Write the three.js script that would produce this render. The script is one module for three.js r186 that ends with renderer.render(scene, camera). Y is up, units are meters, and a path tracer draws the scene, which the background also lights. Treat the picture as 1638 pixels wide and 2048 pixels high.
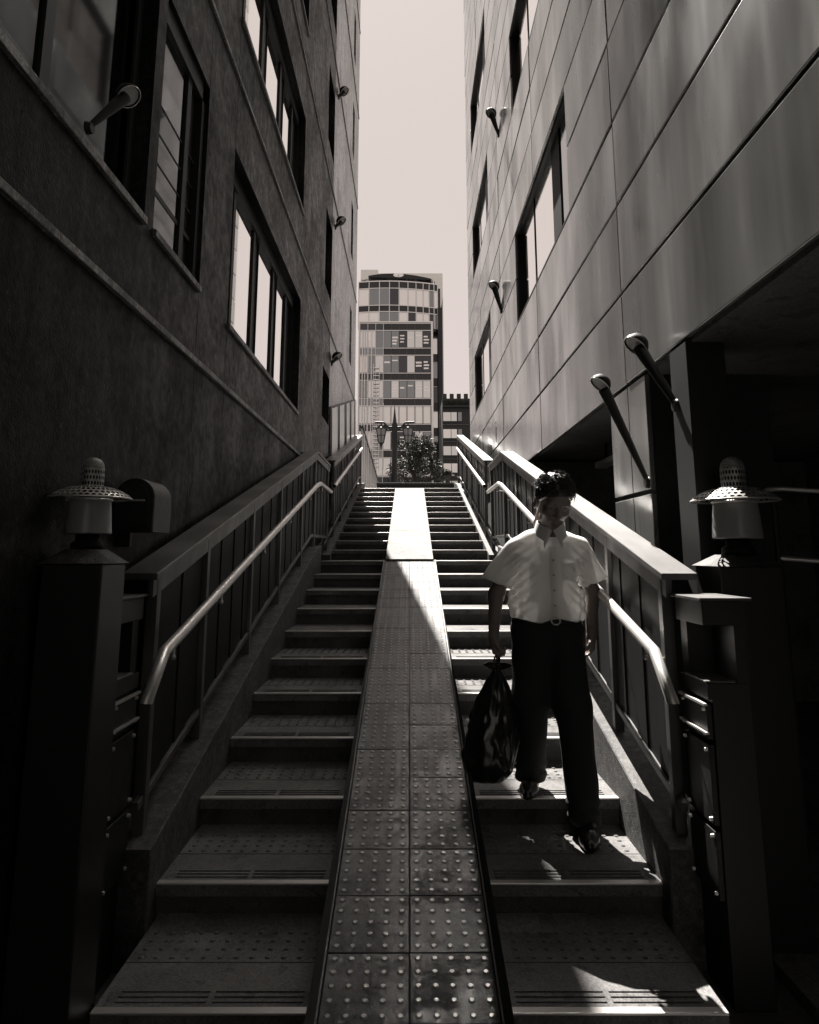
import * as THREE from 'three';
import { RoundedBoxGeometry } from 'three/addons/geometries/RoundedBoxGeometry.js';
import { mergeGeometries } from 'three/addons/utils/BufferGeometryUtils.js';

// ---------------------------------------------------------------- camera, sky, sun, exposure
// distances into the picture are called d (d = -z), x is to the right, y up, metres
const scene = new THREE.Scene();
const camera = new THREE.PerspectiveCamera(79.8, 819 / 1024, 0.05, 900);
camera.position.set(0, 1.639, 0);
camera.rotation.set(0.1856, 0, 0);
camera.setViewOffset(1638, 2424, 0, 376, 1638, 2048);
const renderer = new THREE.WebGLRenderer({ antialias: true });
renderer.toneMapping = THREE.LinearToneMapping;
renderer.toneMappingExposure = 4;
renderer.shadowMap.enabled = true;
const SUN_AZ = 8.3 * Math.PI / 180, SUN_EL = 56 * Math.PI / 180;
const sunDir = new THREE.Vector3(-Math.sin(SUN_AZ) * Math.cos(SUN_EL), Math.sin(SUN_EL), -Math.cos(SUN_AZ) * Math.cos(SUN_EL));
{
  const W = 256, H = 128, data = new Float32Array(W * H * 4), v = new THREE.Vector3();
  for (let j = 0; j < H; j++) for (let i = 0; i < W; i++) {
    const lat = ((j + 0.5) / H - 0.5) * Math.PI, lon = ((i + 0.5) / W - 0.5) * 2 * Math.PI;
    v.set(Math.cos(lat) * Math.cos(lon), Math.sin(lat), Math.cos(lat) * Math.sin(lon));
    const up = Math.max(0, v.y), near = Math.max(0, v.dot(sunDir));
    const k = (0.181 - 0.027 * Math.pow(up, 0.7)) * (1 + 0.25 * Math.pow(near, 24));
    const o = (j * W + i) * 4, g = v.y < 0 ? 0.5 : 1;
    data[o] = k * 1.10 * g; data[o + 1] = k * (0.955 + 0.03 * up) * g; data[o + 2] = k * (0.925 - 0.02 * up) * g; data[o + 3] = 1;
  }
  const sky = new THREE.DataTexture(data, W, H, THREE.RGBAFormat, THREE.FloatType);
  sky.mapping = THREE.EquirectangularReflectionMapping; sky.magFilter = THREE.LinearFilter; sky.minFilter = THREE.LinearFilter; sky.needsUpdate = true;
  scene.background = sky; scene.environment = sky;
}
const sun = new THREE.DirectionalLight(new THREE.Color(1, 0.95, 0.89), 5);
sun.position.copy(sunDir).multiplyScalar(60).add(new THREE.Vector3(0, 0, -8));
sun.target.position.set(0, 0, -8); sun.castShadow = true; sun.shadow.radius = 0.6; sun.shadow.mapSize.set(2048, 2048);
Object.assign(sun.shadow.camera, { left: -30, right: 30, top: 40, bottom: -30, near: 1, far: 160 });
scene.add(sun, sun.target);

// ---------------------------------------------------------------- helpers
let seed = 7;
const rnd = () => { seed = (seed * 1664525 + 1013904223) >>> 0; return seed / 4294967296; };
const rr = (a, b) => a + (b - a) * rnd();
const used = {};
const numbered = (n) => { used[n] = (used[n] ?? -1) + 1; return used[n] ? n + '_' + String(used[n]).padStart(3, '0') : n; };
function plain(g) {
  g = g.index ? g.toNonIndexed() : g;
  for (const k of Object.keys(g.attributes)) if (!['position', 'normal', 'uv'].includes(k)) g.deleteAttribute(k);
  return g;
}
function uvMetres(g) {                                   // box-projected uv in metres
  g = plain(g); const p = g.attributes.position, n = p.count, uv = new Float32Array(n * 2);
  for (let i = 0; i < n; i += 3) {
    const ax = p.getX(i), ay = p.getY(i), az = p.getZ(i), bx = p.getX(i + 1) - ax, by = p.getY(i + 1) - ay, bz = p.getZ(i + 1) - az, cx = p.getX(i + 2) - ax, cy = p.getY(i + 2) - ay, cz = p.getZ(i + 2) - az;
    const nx = Math.abs(by * cz - bz * cy), ny = Math.abs(bz * cx - bx * cz), nz = Math.abs(bx * cy - by * cx);
    for (let k = i; k < i + 3; k++) {
      const x = p.getX(k), y = p.getY(k), z = p.getZ(k);
      const [u, v] = nx >= ny && nx >= nz ? [z, y] : ny >= nz ? [x, z] : [x, y];
      uv[k * 2] = u; uv[k * 2 + 1] = v;
    }
  }
  g.setAttribute('uv', new THREE.BufferAttribute(uv, 2)); return g;
}
const join = (list) => list.length === 1 ? uvMetres(list[0]) : mergeGeometries(list.map(uvMetres));
const cast = (m) => { m.castShadow = m.receiveShadow = true; return m; };
function part(name, geos, material, parent, label) {
  const g = Array.isArray(geos) ? join(geos) : geos, m = cast(new THREE.Mesh(g, material));
  m.name = numbered(name); if (label) m.userData.label = label; parent.add(m); return m;
}
function thing(name, label, category, group) {
  const o = new THREE.Group(); o.name = numbered(name); o.userData = { label, category }; if (group) o.userData.group = group;
  scene.add(o); return o;
}
function structure(name, geos, material) {
  let o; if (geos) { o = part(name, geos, material, scene); } else { o = new THREE.Group(); o.name = numbered(name); scene.add(o); }
  o.userData.kind = 'structure'; return o;
}
// box from x0..x1, y0..y1, d0..d1 (d into the picture)
function box(x0, x1, y0, y1, d0, d1, r = 0) {
  const w = Math.abs(x1 - x0), h = Math.abs(y1 - y0), l = Math.abs(d1 - d0);
  const g = r ? new RoundedBoxGeometry(w, h, l, 1, Math.min(r, w * .49, h * .49, l * .49)) : new THREE.BoxGeometry(w, h, l);
  return g.translate((x0 + x1) / 2, (y0 + y1) / 2, -(d0 + d1) / 2);
}
// polygon of [d, y] points pushed from x0 to x1
function prism(pts, x0, x1, bev = 0) {
  const s = new THREE.Shape(pts.map(([d, y]) => new THREE.Vector2(d, y)));
  const g = new THREE.ExtrudeGeometry(s, { depth: x1 - x0 - 2 * bev, bevelEnabled: bev > 0, bevelThickness: bev, bevelSize: bev, bevelOffset: -bev, bevelSegments: 1, steps: 1 });
  return g.translate(0, 0, bev).rotateY(Math.PI / 2).translate(x0, 0, 0);
}
const band = (line, lo, hi, x0, x1, bev) => prism([...line.map(([d, y]) => [d, y + lo]), ...line.slice().reverse().map(([d, y]) => [d, y + hi])], x0, x1, bev);
const V = (x, y, d) => new THREE.Vector3(x, y, -d);
const tube = (pts, r, seg = 8, n = 0) => {
  const c = new THREE.CurvePath(); for (let i = 0; i + 1 < pts.length; i++) c.add(new THREE.LineCurve3(pts[i], pts[i + 1]));
  return new THREE.TubeGeometry(n ? new THREE.CatmullRomCurve3(pts, false, 'centripetal') : c, n || Math.max(2, (pts.length - 1) * 6), r, seg, false);
};
function rod(a, b, r0, r1 = r0, seg = 10) {
  const dir = b.clone().sub(a), g = new THREE.CylinderGeometry(r1, r0, dir.length(), seg);
  g.translate(0, dir.length() / 2, 0).applyQuaternion(new THREE.Quaternion().setFromUnitVectors(new THREE.Vector3(0, 1, 0), dir.normalize()));
  return g.translate(a.x, a.y, a.z);
}
const lathe = (pts, seg = 24) => new THREE.LatheGeometry(pts.map(([r, y]) => new THREE.Vector2(r, y)), seg);

// ---------------------------------------------------------------- noise and textures
const hash = (x, y, z = 0) => { let h = (x * 374761393 + y * 668265263 + z * 2147483647) | 0; h = Math.imul(h ^ (h >>> 13), 1274126177); h = Math.imul(h ^ (h >>> 16), 2246822519); return ((h ^ (h >>> 15)) >>> 0) / 4294967296; };
const sm = (t) => t * t * (3 - 2 * t);
function noise2(x, y, px, py, s = 0) {
  const xi = Math.floor(x), yi = Math.floor(y), fx = sm(x - xi), fy = sm(y - yi), m = (a, b) => ((a % b) + b) % b;
  const h = (a, b) => hash(m(a, px), m(b, py), s);
  return (h(xi, yi) * (1 - fx) + h(xi + 1, yi) * fx) * (1 - fy) + (h(xi, yi + 1) * (1 - fx) + h(xi + 1, yi + 1) * fx) * fy;
}
function fbm2(x, y, fx, fy, oct, s) { let a = 0, w = 0.5, t = 0; for (let o = 0; o < oct; o++) { a += w * noise2(x * fx, y * fy, fx, fy, s + o); t += w; w *= 0.55; fx *= 2; fy *= 2; } return a / t; }
function noise3(x, y, z, s = 0) {
  const xi = Math.floor(x), yi = Math.floor(y), zi = Math.floor(z), fx = sm(x - xi), fy = sm(y - yi), fz = sm(z - zi);
  let a = 0; for (let k = 0; k < 8; k++) { const i = k & 1, j = (k >> 1) & 1, l = k >> 2; a += hash(xi + i, yi + j, zi + l + s * 57) * (i ? fx : 1 - fx) * (j ? fy : 1 - fy) * (l ? fz : 1 - fz); }
  return a;
}
function texture(size, f, colour = true) {
  const d = new Uint8Array(size * size * 4);
  for (let j = 0; j < size; j++) for (let i = 0; i < size; i++) { let v = f(i / size, j / size); if (!Array.isArray(v)) v = [v, v, v]; const o = (j * size + i) * 4; for (let k = 0; k < 3; k++) d[o + k] = Math.max(0, Math.min(255, v[k] * 255)); d[o + 3] = 255; }
  const t = new THREE.DataTexture(d, size, size); t.wrapS = t.wrapT = THREE.RepeatWrapping; t.magFilter = THREE.LinearFilter; t.minFilter = THREE.LinearMipmapLinearFilter; t.generateMipmaps = true; t.anisotropy = 8;
  if (colour) t.colorSpace = THREE.SRGBColorSpace; t.needsUpdate = true; return t;
}
const scaled = (t, metresU, metresV = metresU) => { const c = t.clone(); c.repeat.set(1 / metresU, 1 / metresV); c.needsUpdate = true; return c; };
const T = {
  stone: texture(512, (x, y) => { const a = fbm2(x, y, 5, 4, 5, 1), b = noise2(x * 160, y * 160, 160, 160, 9), c = fbm2(x, y, 26, 3, 3, 21); return 0.5 + 0.6 * (a - 0.5) + 0.3 * (b - 0.5) + 0.6 * (c - 0.5) + (b > 0.965 ? 0.4 : 0); }),
  stoneRelief: texture(512, (x, y) => 0.6 * fbm2(x, y, 12, 12, 5, 3) + 0.4 * noise2(x * 128, y * 128, 128, 128, 5), false),
  streak: texture(512, (x, y) => { const a = fbm2(x, y, 9, 2, 4, 31), b = fbm2(x, y, 60, 3, 3, 41), c = fbm2(x, y, 3, 3, 3, 51); return 0.76 + 0.3 * (a - 0.5) + 0.06 * (b - 0.5) + 0.26 * (c - 0.5); }),
  gloss: texture(512, (x, y) => { const a = fbm2(x, y, 8, 3, 4, 61), b = fbm2(x, y, 50, 4, 3, 71); return [0, 0.5 + 1.05 * (a - 0.5) + 0.08 * (b - 0.5), 0]; }, false),
  concrete: texture(512, (x, y) => { const a = fbm2(x, y, 4, 4, 6, 81), b = noise2(x * 200, y * 200, 200, 200, 83), c = fbm2(x, y, 14, 14, 4, 85); return 0.66 + 0.42 * (a - 0.5) + 0.2 * (b - 0.5) + (c > 0.66 ? -0.1 : 0); }),
  worn: texture(512, (x, y) => { const a = fbm2(x, y, 6, 6, 6, 91), b = fbm2(x, y, 30, 30, 3, 93), c = noise2(x * 180, y * 180, 180, 180, 95); return 0.58 + 0.34 * (a - 0.5) + 0.42 * (b - 0.5) + 0.25 * (c - 0.5); }),
  wornGloss: texture(512, (x, y) => { const a = fbm2(x, y, 7, 7, 5, 97), b = fbm2(x, y, 40, 40, 3, 99); return [0, 0.55 + 0.35 * (a - 0.5) + 0.35 * (b - 0.5), 0]; }, false),
  cloth: texture(256, (x, y) => 0.5 + 0.25 * Math.sin(x * Math.PI * 2 * 64) * Math.sin(y * Math.PI * 2 * 64) + 0.25 * (noise2(x * 90, y * 90, 90, 90, 101) - 0.5), false),
};
const C = (r, g = r, b = r) => new THREE.Color().setRGB(r, g, b);
const std = (o) => new THREE.MeshStandardMaterial(o), phys = (o) => new THREE.MeshPhysicalMaterial(o);
const M = {
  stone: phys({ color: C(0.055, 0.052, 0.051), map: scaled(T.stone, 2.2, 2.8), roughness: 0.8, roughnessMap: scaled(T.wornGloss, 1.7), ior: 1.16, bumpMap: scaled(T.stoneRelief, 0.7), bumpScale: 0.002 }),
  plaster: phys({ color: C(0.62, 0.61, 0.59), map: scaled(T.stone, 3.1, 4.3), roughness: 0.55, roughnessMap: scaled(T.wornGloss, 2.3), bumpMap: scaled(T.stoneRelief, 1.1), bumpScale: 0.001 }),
  stoneTrim: std({ color: C(0.6, 0.58, 0.56), map: scaled(T.stone, 1.3), roughness: 0.5 }),
  clad: std({ color: C(0.66, 0.656, 0.643), metalness: 0.55, map: scaled(T.streak, 2.6, 3.4), roughness: 0.42, roughnessMap: scaled(T.gloss, 3.1, 3.7), bumpMap: scaled(T.streak, 3.3, 4.1), bumpScale: 0.0015 }),
  dark: std({ color: C(0.3, 0.29, 0.285), roughness: 0.85, map: scaled(T.concrete, 1.6) }),
  nearBlack: std({ color: C(0.012), roughness: 0.6 }),
  backing: std({ color: C(0.03), roughness: 0.9 }),
  black: std({ color: C(0.01, 0.008, 0.008), roughness: 0.42 }),
  frame: std({ color: C(0.01), roughness: 0.55 }),
  pane: std({ color: C(0.92, 0.9, 0.88), metalness: 1, roughness: 0.02 }),
  paneDim: std({ color: C(0.3, 0.305, 0.31), metalness: 1, roughness: 0.05 }),
  gloss: phys({ color: C(0.8, 0.785, 0.77), roughness: 0.22, ior: 1.7 }),
  steel: std({ color: C(0.19, 0.184, 0.18), metalness: 0.25, roughness: 0.45, map: scaled(T.streak, 0.7) }),
  tubeSteel: std({ color: C(0.62, 0.6, 0.58), metalness: 0.6, roughness: 0.38 }),
  slat: phys({ color: C(0.018), roughness: 0.6, specularIntensity: 0.35, map: scaled(T.streak, 0.9, 1.7) }),
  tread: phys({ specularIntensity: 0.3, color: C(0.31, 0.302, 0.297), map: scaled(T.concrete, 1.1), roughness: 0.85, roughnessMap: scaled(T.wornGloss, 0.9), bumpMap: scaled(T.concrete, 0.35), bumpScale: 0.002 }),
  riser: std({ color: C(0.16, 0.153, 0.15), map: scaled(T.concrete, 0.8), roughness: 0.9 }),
  nosing: std({ color: C(0.6, 0.58, 0.56), metalness: 0.7, roughness: 0.35 }),
  kerb: std({ color: C(0.21, 0.203, 0.2), map: scaled(T.worn, 0.8), roughness: 0.75, bumpMap: scaled(T.stoneRelief, 0.4), bumpScale: 0.004 }),
  tiles: [0.9, 1, 1.12].map((k) => phys({ specularIntensity: 0.6, color: C(0.118 * k, 0.115 * k, 0.112 * k), map: scaled(T.worn, 0.7 + 0.13 * k, 0.9), roughness: 0.9, roughnessMap: scaled(T.wornGloss, 0.55 * k), bumpMap: scaled(T.worn, 0.31), bumpScale: 0.0012 })),
  stud: std({ color: C(0.32, 0.31, 0.3), roughness: 0.3, metalness: 0.4 }),
  slab: phys({ specularIntensity: 0.35, color: C(0.3, 0.293, 0.285), map: scaled(T.concrete, 1.4), roughness: 0.7, bumpMap: scaled(T.concrete, 0.3), bumpScale: 0.001 }),
  paving: std({ color: C(0.13, 0.127, 0.124), map: scaled(T.concrete, 2.3), roughness: 0.8 }),
  white: std({ color: C(0.7, 0.68, 0.66), roughness: 0.5, map: scaled(T.streak, 1.9, 2.3) }),
};
// ---------------------------------------------------------------- the stairs, ramp, kerbs, ground
const D0 = 2.729, TR = 0.615, RI = 0.1417, HALF = 1.06, RAMP = 0.31;
const flight = [];                                       // [d of nosing, y of tread, depth of tread]
for (let i = 0; i < 10; i++) flight.push([D0 + i * TR, RI * (i + 1), TR]);
const LAND_D = D0 + 10 * TR, LAND_Y = RI * 11, UP_D = 10.1, UP_T = 0.56, UP_R = 0.1345;
const TOP_D = UP_D + 10 * UP_T, TOP_Y = LAND_Y + 11 * UP_R;
for (let j = 0; j < 10; j++) flight.push([UP_D + j * UP_T, LAND_Y + UP_R * (j + 1), UP_T]);
flight.push([TOP_D, TOP_Y, 0.9]); flight.splice(10, 0, [LAND_D, LAND_Y, UP_D - LAND_D]);

structure('ground', [new THREE.PlaneGeometry(700, 700).rotateX(-Math.PI / 2).translate(0, 0, -150)], M.paving);
const plaza = structure('plaza', [box(-200, 200, 0.02, TOP_Y - 0.004, TOP_D + 0.9, 330)], M.paving);

const dome = new THREE.CylinderGeometry(0.008, 0.0125, 0.005, 8).translate(0, 0.0025, 0);
const stairs = structure('stairs');
flight.forEach(([d, y, t], i) => {
  const under = i === 0 ? 0 : flight[i - 1][1];
  for (const s of [-1, 1]) {
    const xa = s * RAMP * 0.98, xb = s * HALF, x0 = Math.min(xa, xb), x1 = Math.max(xa, xb);
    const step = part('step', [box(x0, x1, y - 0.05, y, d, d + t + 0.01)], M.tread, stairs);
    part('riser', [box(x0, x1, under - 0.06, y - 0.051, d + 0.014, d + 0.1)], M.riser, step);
    part('nosing', [box(x0, x1, y - 0.006, y + 0.003, d - 0.006, d + 0.03, 0.003)], M.nosing, step);
    if (i < 6) {
      const bars = []; for (const g of [0.055, 0.085, 0.115]) bars.push(box(x0 + 0.06, (x0 + x1) / 2 - 0.01, y + 0.0005, y + 0.004, d + g, d + g + 0.01), box((x0 + x1) / 2 + 0.01, x1 - 0.06, y + 0.0005, y + 0.004, d + g, d + g + 0.01));
      part('grip_strip', bars, M.tread, step);
      const studs = []; for (let r = 0; r < 5; r++) for (let c = 0; c < 12; c++) studs.push(dome.clone().translate(x0 + 0.045 + c * 0.06, y + 0.0005, -(d + t - 0.04 - r * 0.06)));
      const m = part('tactile_studs', studs, M.tread, step); m.userData.kind = 'stuff';
      part('tread_joint', [box(x0, x1, y + 0.0004, y + 0.0015, d + t - 0.315, d + t - 0.31)], M.riser, step);
    }
  }
});
for (const s of [-1, 1]) {                              // dark foundation under both flights
  part('stair_base', [prism([[D0 + 0.05, 0], [D0 + 0.05, 0.04], [LAND_D, LAND_Y - 0.2], [UP_D, LAND_Y - 0.2], [TOP_D + 0.8, TOP_Y - 0.25], [TOP_D + 0.8, 0]], s < 0 ? -1.05 : 0, s < 0 ? 0 : 1.05)], M.dark, stairs);
}
const ramp = structure('ramp');
const TH = Math.atan2(RI, TR), rampY = (d) => RI + (d - D0) * RI / TR + 0.006;
part('ramp_body', [prism([[1.0, 0.005], [LAND_D + 0.06, 0.2], [LAND_D + 0.06, LAND_Y - 0.014], [1.9, rampY(1.9) - 0.02]].map(([d, y]) => [d, y]), -RAMP, RAMP)], M.riser, ramp);
for (const s of [-1, 1]) part('edge_trim', [band([[2.0, rampY(2.0)], [LAND_D + 0.03, rampY(LAND_D + 0.03)]], -0.03, 0.003, s < 0 ? -RAMP - 0.002 : RAMP - 0.007, s < 0 ? -RAMP + 0.007 : RAMP + 0.002)], M.steel, ramp);
{
  const geo = [0, 1, 2].map(() => uvMetres(new RoundedBoxGeometry(0.2985, 0.016, 0.297, 1, 0.003)));
  geo.forEach((g, k) => { const u = g.attributes.uv; for (let i = 0; i < u.count; i++) u.setXY(i, u.getX(i) + k * 0.37, u.getY(i) + k * 0.21); });
  const list = []; for (let r = 0; r < 5; r++) for (let c = 0; c < 5; c++) list.push(dome.clone().translate((c - 2) * 0.06, 0.008, (r - 2) * 0.06));
  const studGeo = join(list), step = 0.3 * Math.cos(TH);
  for (let k = -4; k < 20; k++) for (const s of [-1, 1]) {
    const d = 2.974 + (k + 0.5) * step; if (d + 0.14 > LAND_D + 0.04) continue;
    const v = Math.floor(rnd() * 3), m = part('ramp_tile', geo[Math.floor(rnd() * 3)], M.tiles[v], ramp);
    m.position.set(s * 0.1505, rampY(d) - 0.009 + rr(-0.0012, 0.0012), -d); m.rotation.set(TH + rr(-0.004, 0.004), 0, rr(-0.004, 0.004));
    const st = part('tactile_studs', studGeo, M.stud, m); st.userData.kind = 'stuff';
  }
}
const upY = (d) => LAND_Y + UP_R + (d - UP_D) * UP_R / UP_T + 0.004;
{
  const a = UP_D - 0.5, n = 7, b = TOP_D + 0.02; part('ramp_body', [prism([[a, LAND_Y], [b, LAND_Y], [b, upY(b) - 0.02], [a, LAND_Y + 0.002]], -RAMP, RAMP)], M.riser, ramp);
  for (let k = 0; k < n; k++) { const p = a + (b - a) * k / n, q = a + (b - a) * (k + 1) / n - 0.006; part('ramp_slab', [band([[p, upY(p)], [q, upY(q)]], -0.02, 0, -RAMP + 0.001, RAMP - 0.001)], M.slab, ramp); }
}
for (const s of [-1, 1]) {
  const X = (a, b) => s < 0 ? [-b, -a] : [a, b], side = s < 0 ? 'left' : 'right';
  const lo = [[3.24, 0.45], [8.5, 1.71], [8.86, 1.74]], hi = [[9.83, 1.63], [16.34, 3.2], [17.2, 3.3]];
  const k1 = part('stair_kerb', [prism([[3.24, 0], ...lo, [8.86, 1.3], [8.0, 0]].map(([d, y]) => [d, y]), ...X(1.06, 1.29), 0.006)], M.kerb, scene);
  const k2 = part('stair_kerb', [prism([[9.83, 1.2], ...hi, [17.2, 2.2]], ...X(1.06, 1.29), 0.006)], M.kerb, scene);
  for (const [k, w] of [[k1, 'lower'], [k2, 'upper']]) Object.assign(k.userData, { label: `sloping stone kerb along the ${side} edge of the ${w} flight, under its railing`, category: 'kerb' });
}

// ---------------------------------------------------------------- the four railings
function railing(side, label, line, hand, posts, lowEnd, slatFrom, kerbAt) {
  const t = thing('railing', label, 'railing', 'railings of the stairs'), s = side;
  const X = (a, b) => s < 0 ? [-b, -a] : [a, b], yAt = (l, d) => { for (let i = 0; i + 1 < l.length; i++) if (d <= l[i + 1][0]) return l[i][1] + (l[i + 1][1] - l[i][1]) * (d - l[i][0]) / (l[i + 1][0] - l[i][0]); return l.at(-1)[1]; };
  part('cap', [band(line, -0.028, 0, ...X(1.115, 1.275), 0.003)], M.steel, t);
  part('fascia', [band(line, -0.105, -0.029, ...X(1.13, 1.142))], M.steel, t);
  part('bottom_rail', [band(kerbAt, 0.12, 0.155, ...X(1.135, 1.165), 0.002)], M.steel, t);
  for (const d of posts) part('post', [box(...X(1.128, 1.178), yAt(kerbAt, d) - 0.1, yAt(line, d) - 0.03, d - 0.025, d + 0.025, 0.003)], M.steel, t);
  for (let i = 0; i + 1 < posts.length; i++) {
    const a = posts[i] + 0.03, b = posts[i + 1] - 0.03, n = Math.max(1, Math.round((b - a) / 0.165)), w = (b - a) / n;
    for (let k = 0; k < n; k++) {
      const p = a + k * w + 0.006, q = a + (k + 1) * w - 0.006;
      part('slat', [prism([[p, yAt(kerbAt, p) + 0.158], [q, yAt(kerbAt, q) + 0.158], [q, yAt(line, q) - 0.108], [p, yAt(line, p) - 0.108]], ...X(1.148 + (k % 2) * 0.006, 1.158 + (k % 2) * 0.006))], M.slat, t);
    }
  }
  const hp = hand.map(([d, y]) => V(s * 1.05, y, d));
  if (lowEnd) hp.unshift(V(s * 1.055, hand[0][1] - 0.15, hand[0][0] - 0.06), V(s * 1.052, hand[0][1] - 0.06, hand[0][0] - 0.045));
  const h = part('handrail', [tube(hp, 0.0255, 12)], M.tubeSteel, t);
  for (const d of posts) if (d > hand[0][0] && d < hand.at(-1)[0]) part('bracket', [tube([V(s * 1.05, yAt(hand, d) - 0.02, d), V(s * 1.05, yAt(hand, d) - 0.065, d), V(s * 1.13, yAt(hand, d) - 0.075, d)], 0.008, 6), new THREE.SphereGeometry(0.013, 8, 6).translate(s * 1.05, yAt(hand, d) - 0.068, -d)], M.tubeSteel, h);
  return t;
}
const lowLine = [[3.28, 1.555], [8.86, 2.885], [10.25, 2.885]], lowHand = [[3.12, 1.2], [8.45, 2.455], [9.7, 2.455]], lowKerb = [[3.28, 0.46], [8.5, 1.71], [10.3, 1.73]];
const upLine = [[10.85, 3.03], [17.0, 4.42]], upHand = [[10.15, 2.575], [15.9, 3.94]], upKerb = [[9.83, 1.63], [16.34, 3.2], [17.2, 3.3]];
railing(-1, 'dull grey railing in shadow on the left of the lower flight', lowLine, lowHand, [3.36, 4.16, 5.33, 6.45, 7.7, 8.72, 10.1], true, 0, lowKerb);
railing(1, 'railing with bright sunlit cap, right of the lower flight, beside the man', lowLine, lowHand, [3.36, 4.24, 5.33, 6.45, 7.7, 8.72, 10.1], true, 0, lowKerb);
railing(-1, 'upper left railing in front of the pale glass strips', upLine, upHand, [10.95, 12.1, 13.3, 14.5, 15.7, 16.9], false, 0, upKerb);
railing(1, 'upper right railing with sunlit cap near the top of the stairs', upLine, upHand, [10.95, 12.1, 13.3, 14.5, 15.7, 16.9], false, 0, upKerb);

// ---------------------------------------------------------------- left building
const LW = -1.3, RW = 1.43, LTOP = 20.3, RTOP = 14.415, BACK = -9;
// boxes that fill d0..d1, y0..y1 except the openings [d0,d1,y0,y1]
function fill(x0, x1, d0, d1, y0, y1, holes) {
  const cuts = [...new Set([d0, d1, ...holes.flatMap((h) => [h[0], h[1]])].filter((v) => v >= d0 && v <= d1))].sort((a, b) => a - b), out = [];
  for (let i = 0; i + 1 < cuts.length; i++) {
    const a = cuts[i], b = cuts[i + 1], m = (a + b) / 2; let y = y0;
    for (const h of holes.filter((h) => h[0] < m && h[1] > m && h[3] > y0 && h[2] < y1).sort((p, q) => p[2] - q[2])) { if (h[2] > y) out.push(box(x0, x1, y, h[2], a, b)); y = Math.max(y, h[3]); }
    if (y < y1) out.push(box(x0, x1, y, y1, a, b));
  }
  return out;
}
{
  const b = thing('left_building', 'dark stone building with bright window panes on the left of the stairs', 'building');
  const floors = [[3.25, 4.62], [5.73, 7.0], [8.2, 9.48], [10.68, 11.95], [13.15, 14.4], [15.6, 16.8]];
  const wide = [[1.2, 3.31], [3.43, 4.247], [4.953, 8.26]], slots = [[10.55, 11.45], [15.1, 15.62]], holes = [];
  floors.forEach(([y0, y1], f) => { for (const [a, c] of wide) holes.push([a, c, y0, y1]); for (const [a, c] of slots) holes.push([a, c, f ? y0 : 3.66, f ? y1 : 4.42]); });
  holes.push([11.7, 16.75, 2.9, 3.1]);                  // replaced by the sloping strip below
  holes.pop();
  const bands = [2.785, 5.2, 7.68, 10.15, 12.63, 15.1, LTOP - 0.2];
  const ds = [BACK, 1.1, 4.25, 4.95, 8.9, 11.46, 14.2, 16.9];
  for (let k = 0; k + 1 < bands.length; k++) for (let i = 0; i + 1 < ds.length; i++) {
    const g = fill(LW - 0.3, LW, ds[i] + (i ? 0.003 : 0), ds[i + 1] - 0.003, bands[k] + 0.003, bands[k + 1] - 0.003, holes);
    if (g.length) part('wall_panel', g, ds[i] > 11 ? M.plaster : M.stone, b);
  }
  for (let i = 0; i + 1 < ds.length; i++) {
    const a = ds[i], c = ds[i + 1];
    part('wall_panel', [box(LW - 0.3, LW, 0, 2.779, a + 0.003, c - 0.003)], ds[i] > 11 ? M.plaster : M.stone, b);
  }
  part('core', [box(-14, LW - 0.32, 0, LTOP - 0.2, BACK, 16.85)], M.dark, b);
  part('roof', [box(-14, LW, LTOP - 0.2, LTOP, BACK, 16.9)], M.stone, b);
  part('ledge', [box(LW - 0.01, LW + 0.022, 2.765, 2.8, BACK, 9.4, 0.004)], M.stoneTrim, b);
  for (let k = 1; k < 6; k++) part('string_course', [box(LW - 0.01, LW + 0.016, bands[k] - 0.02, bands[k] + 0.012, BACK, 16.88, 0.004)], M.stoneTrim, b);
  const G = LW - 0.1;                                   // plane of the glass
  floors.forEach(([y0, y1], f) => {
    for (const [a, c] of wide) {
      const G = a > 3 && a < 4 ? LW - 0.045 : LW - 0.1;
      const w = part('window', [box(G - 0.05, G + 0.02, y0, y0 + 0.05, a, c), box(G - 0.05, G + 0.02, y1 - 0.12, y1, a, c), box(G - 0.05, G + 0.02, y0, y1, a, a + 0.05), box(G - 0.05, G + 0.02, y0, y1, c - 0.06, c), box(G - 0.06, G - 0.03, y0, y1, a, c)], M.frame, b);
      part('sill', [box(LW - 0.14, LW + 0.02, y0 - 0.03, y0 + 0.008, a, c, 0.004)], M.stoneTrim, w);
      if (a > 3 && a < 4) for (const y of [0.27, 0.45, 0.62, 0.79]) part('transom', [box(G - 0.019, G - 0.008, y0 + y, y0 + y + (y < 0.3 ? 0.03 : 0.008), a + 0.05, c - 0.06)], M.frame, w);
      const panes = a < 3 ? [[1.25, 1.9], [2.0, 2.45], [2.5, 3.25]] : a < 4 ? [[3.49, 3.95]] : [[5.0, 5.36], [5.45, 6.1], [6.4, 7.02], [7.33, 7.78]];
      for (const [p, q] of panes) {
        part('pane', [box(G - 0.02, G - 0.012, y0 + 0.05, y1 - 0.12, p, q)], a < 4 ? M.paneDim : M.pane, w);
        part('mullion', [box(G - 0.02, G + 0.004, y0 + 0.05, y1 - 0.12, q, q + 0.07)], M.frame, w);
      }
    }
    for (const [a, c] of slots) { const w = part('slot_window', [box(LW - 0.29, LW - 0.2, f ? y0 : 3.66, f ? y1 : 4.42, a, c)], M.frame, b); part('pane', [box(LW - 0.2, LW - 0.195, (f ? y0 : 3.66) + 0.05, (f ? y1 : 4.42) - 0.05, a + 0.05, c - 0.05)], M.paneDim, w); }
  });
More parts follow.
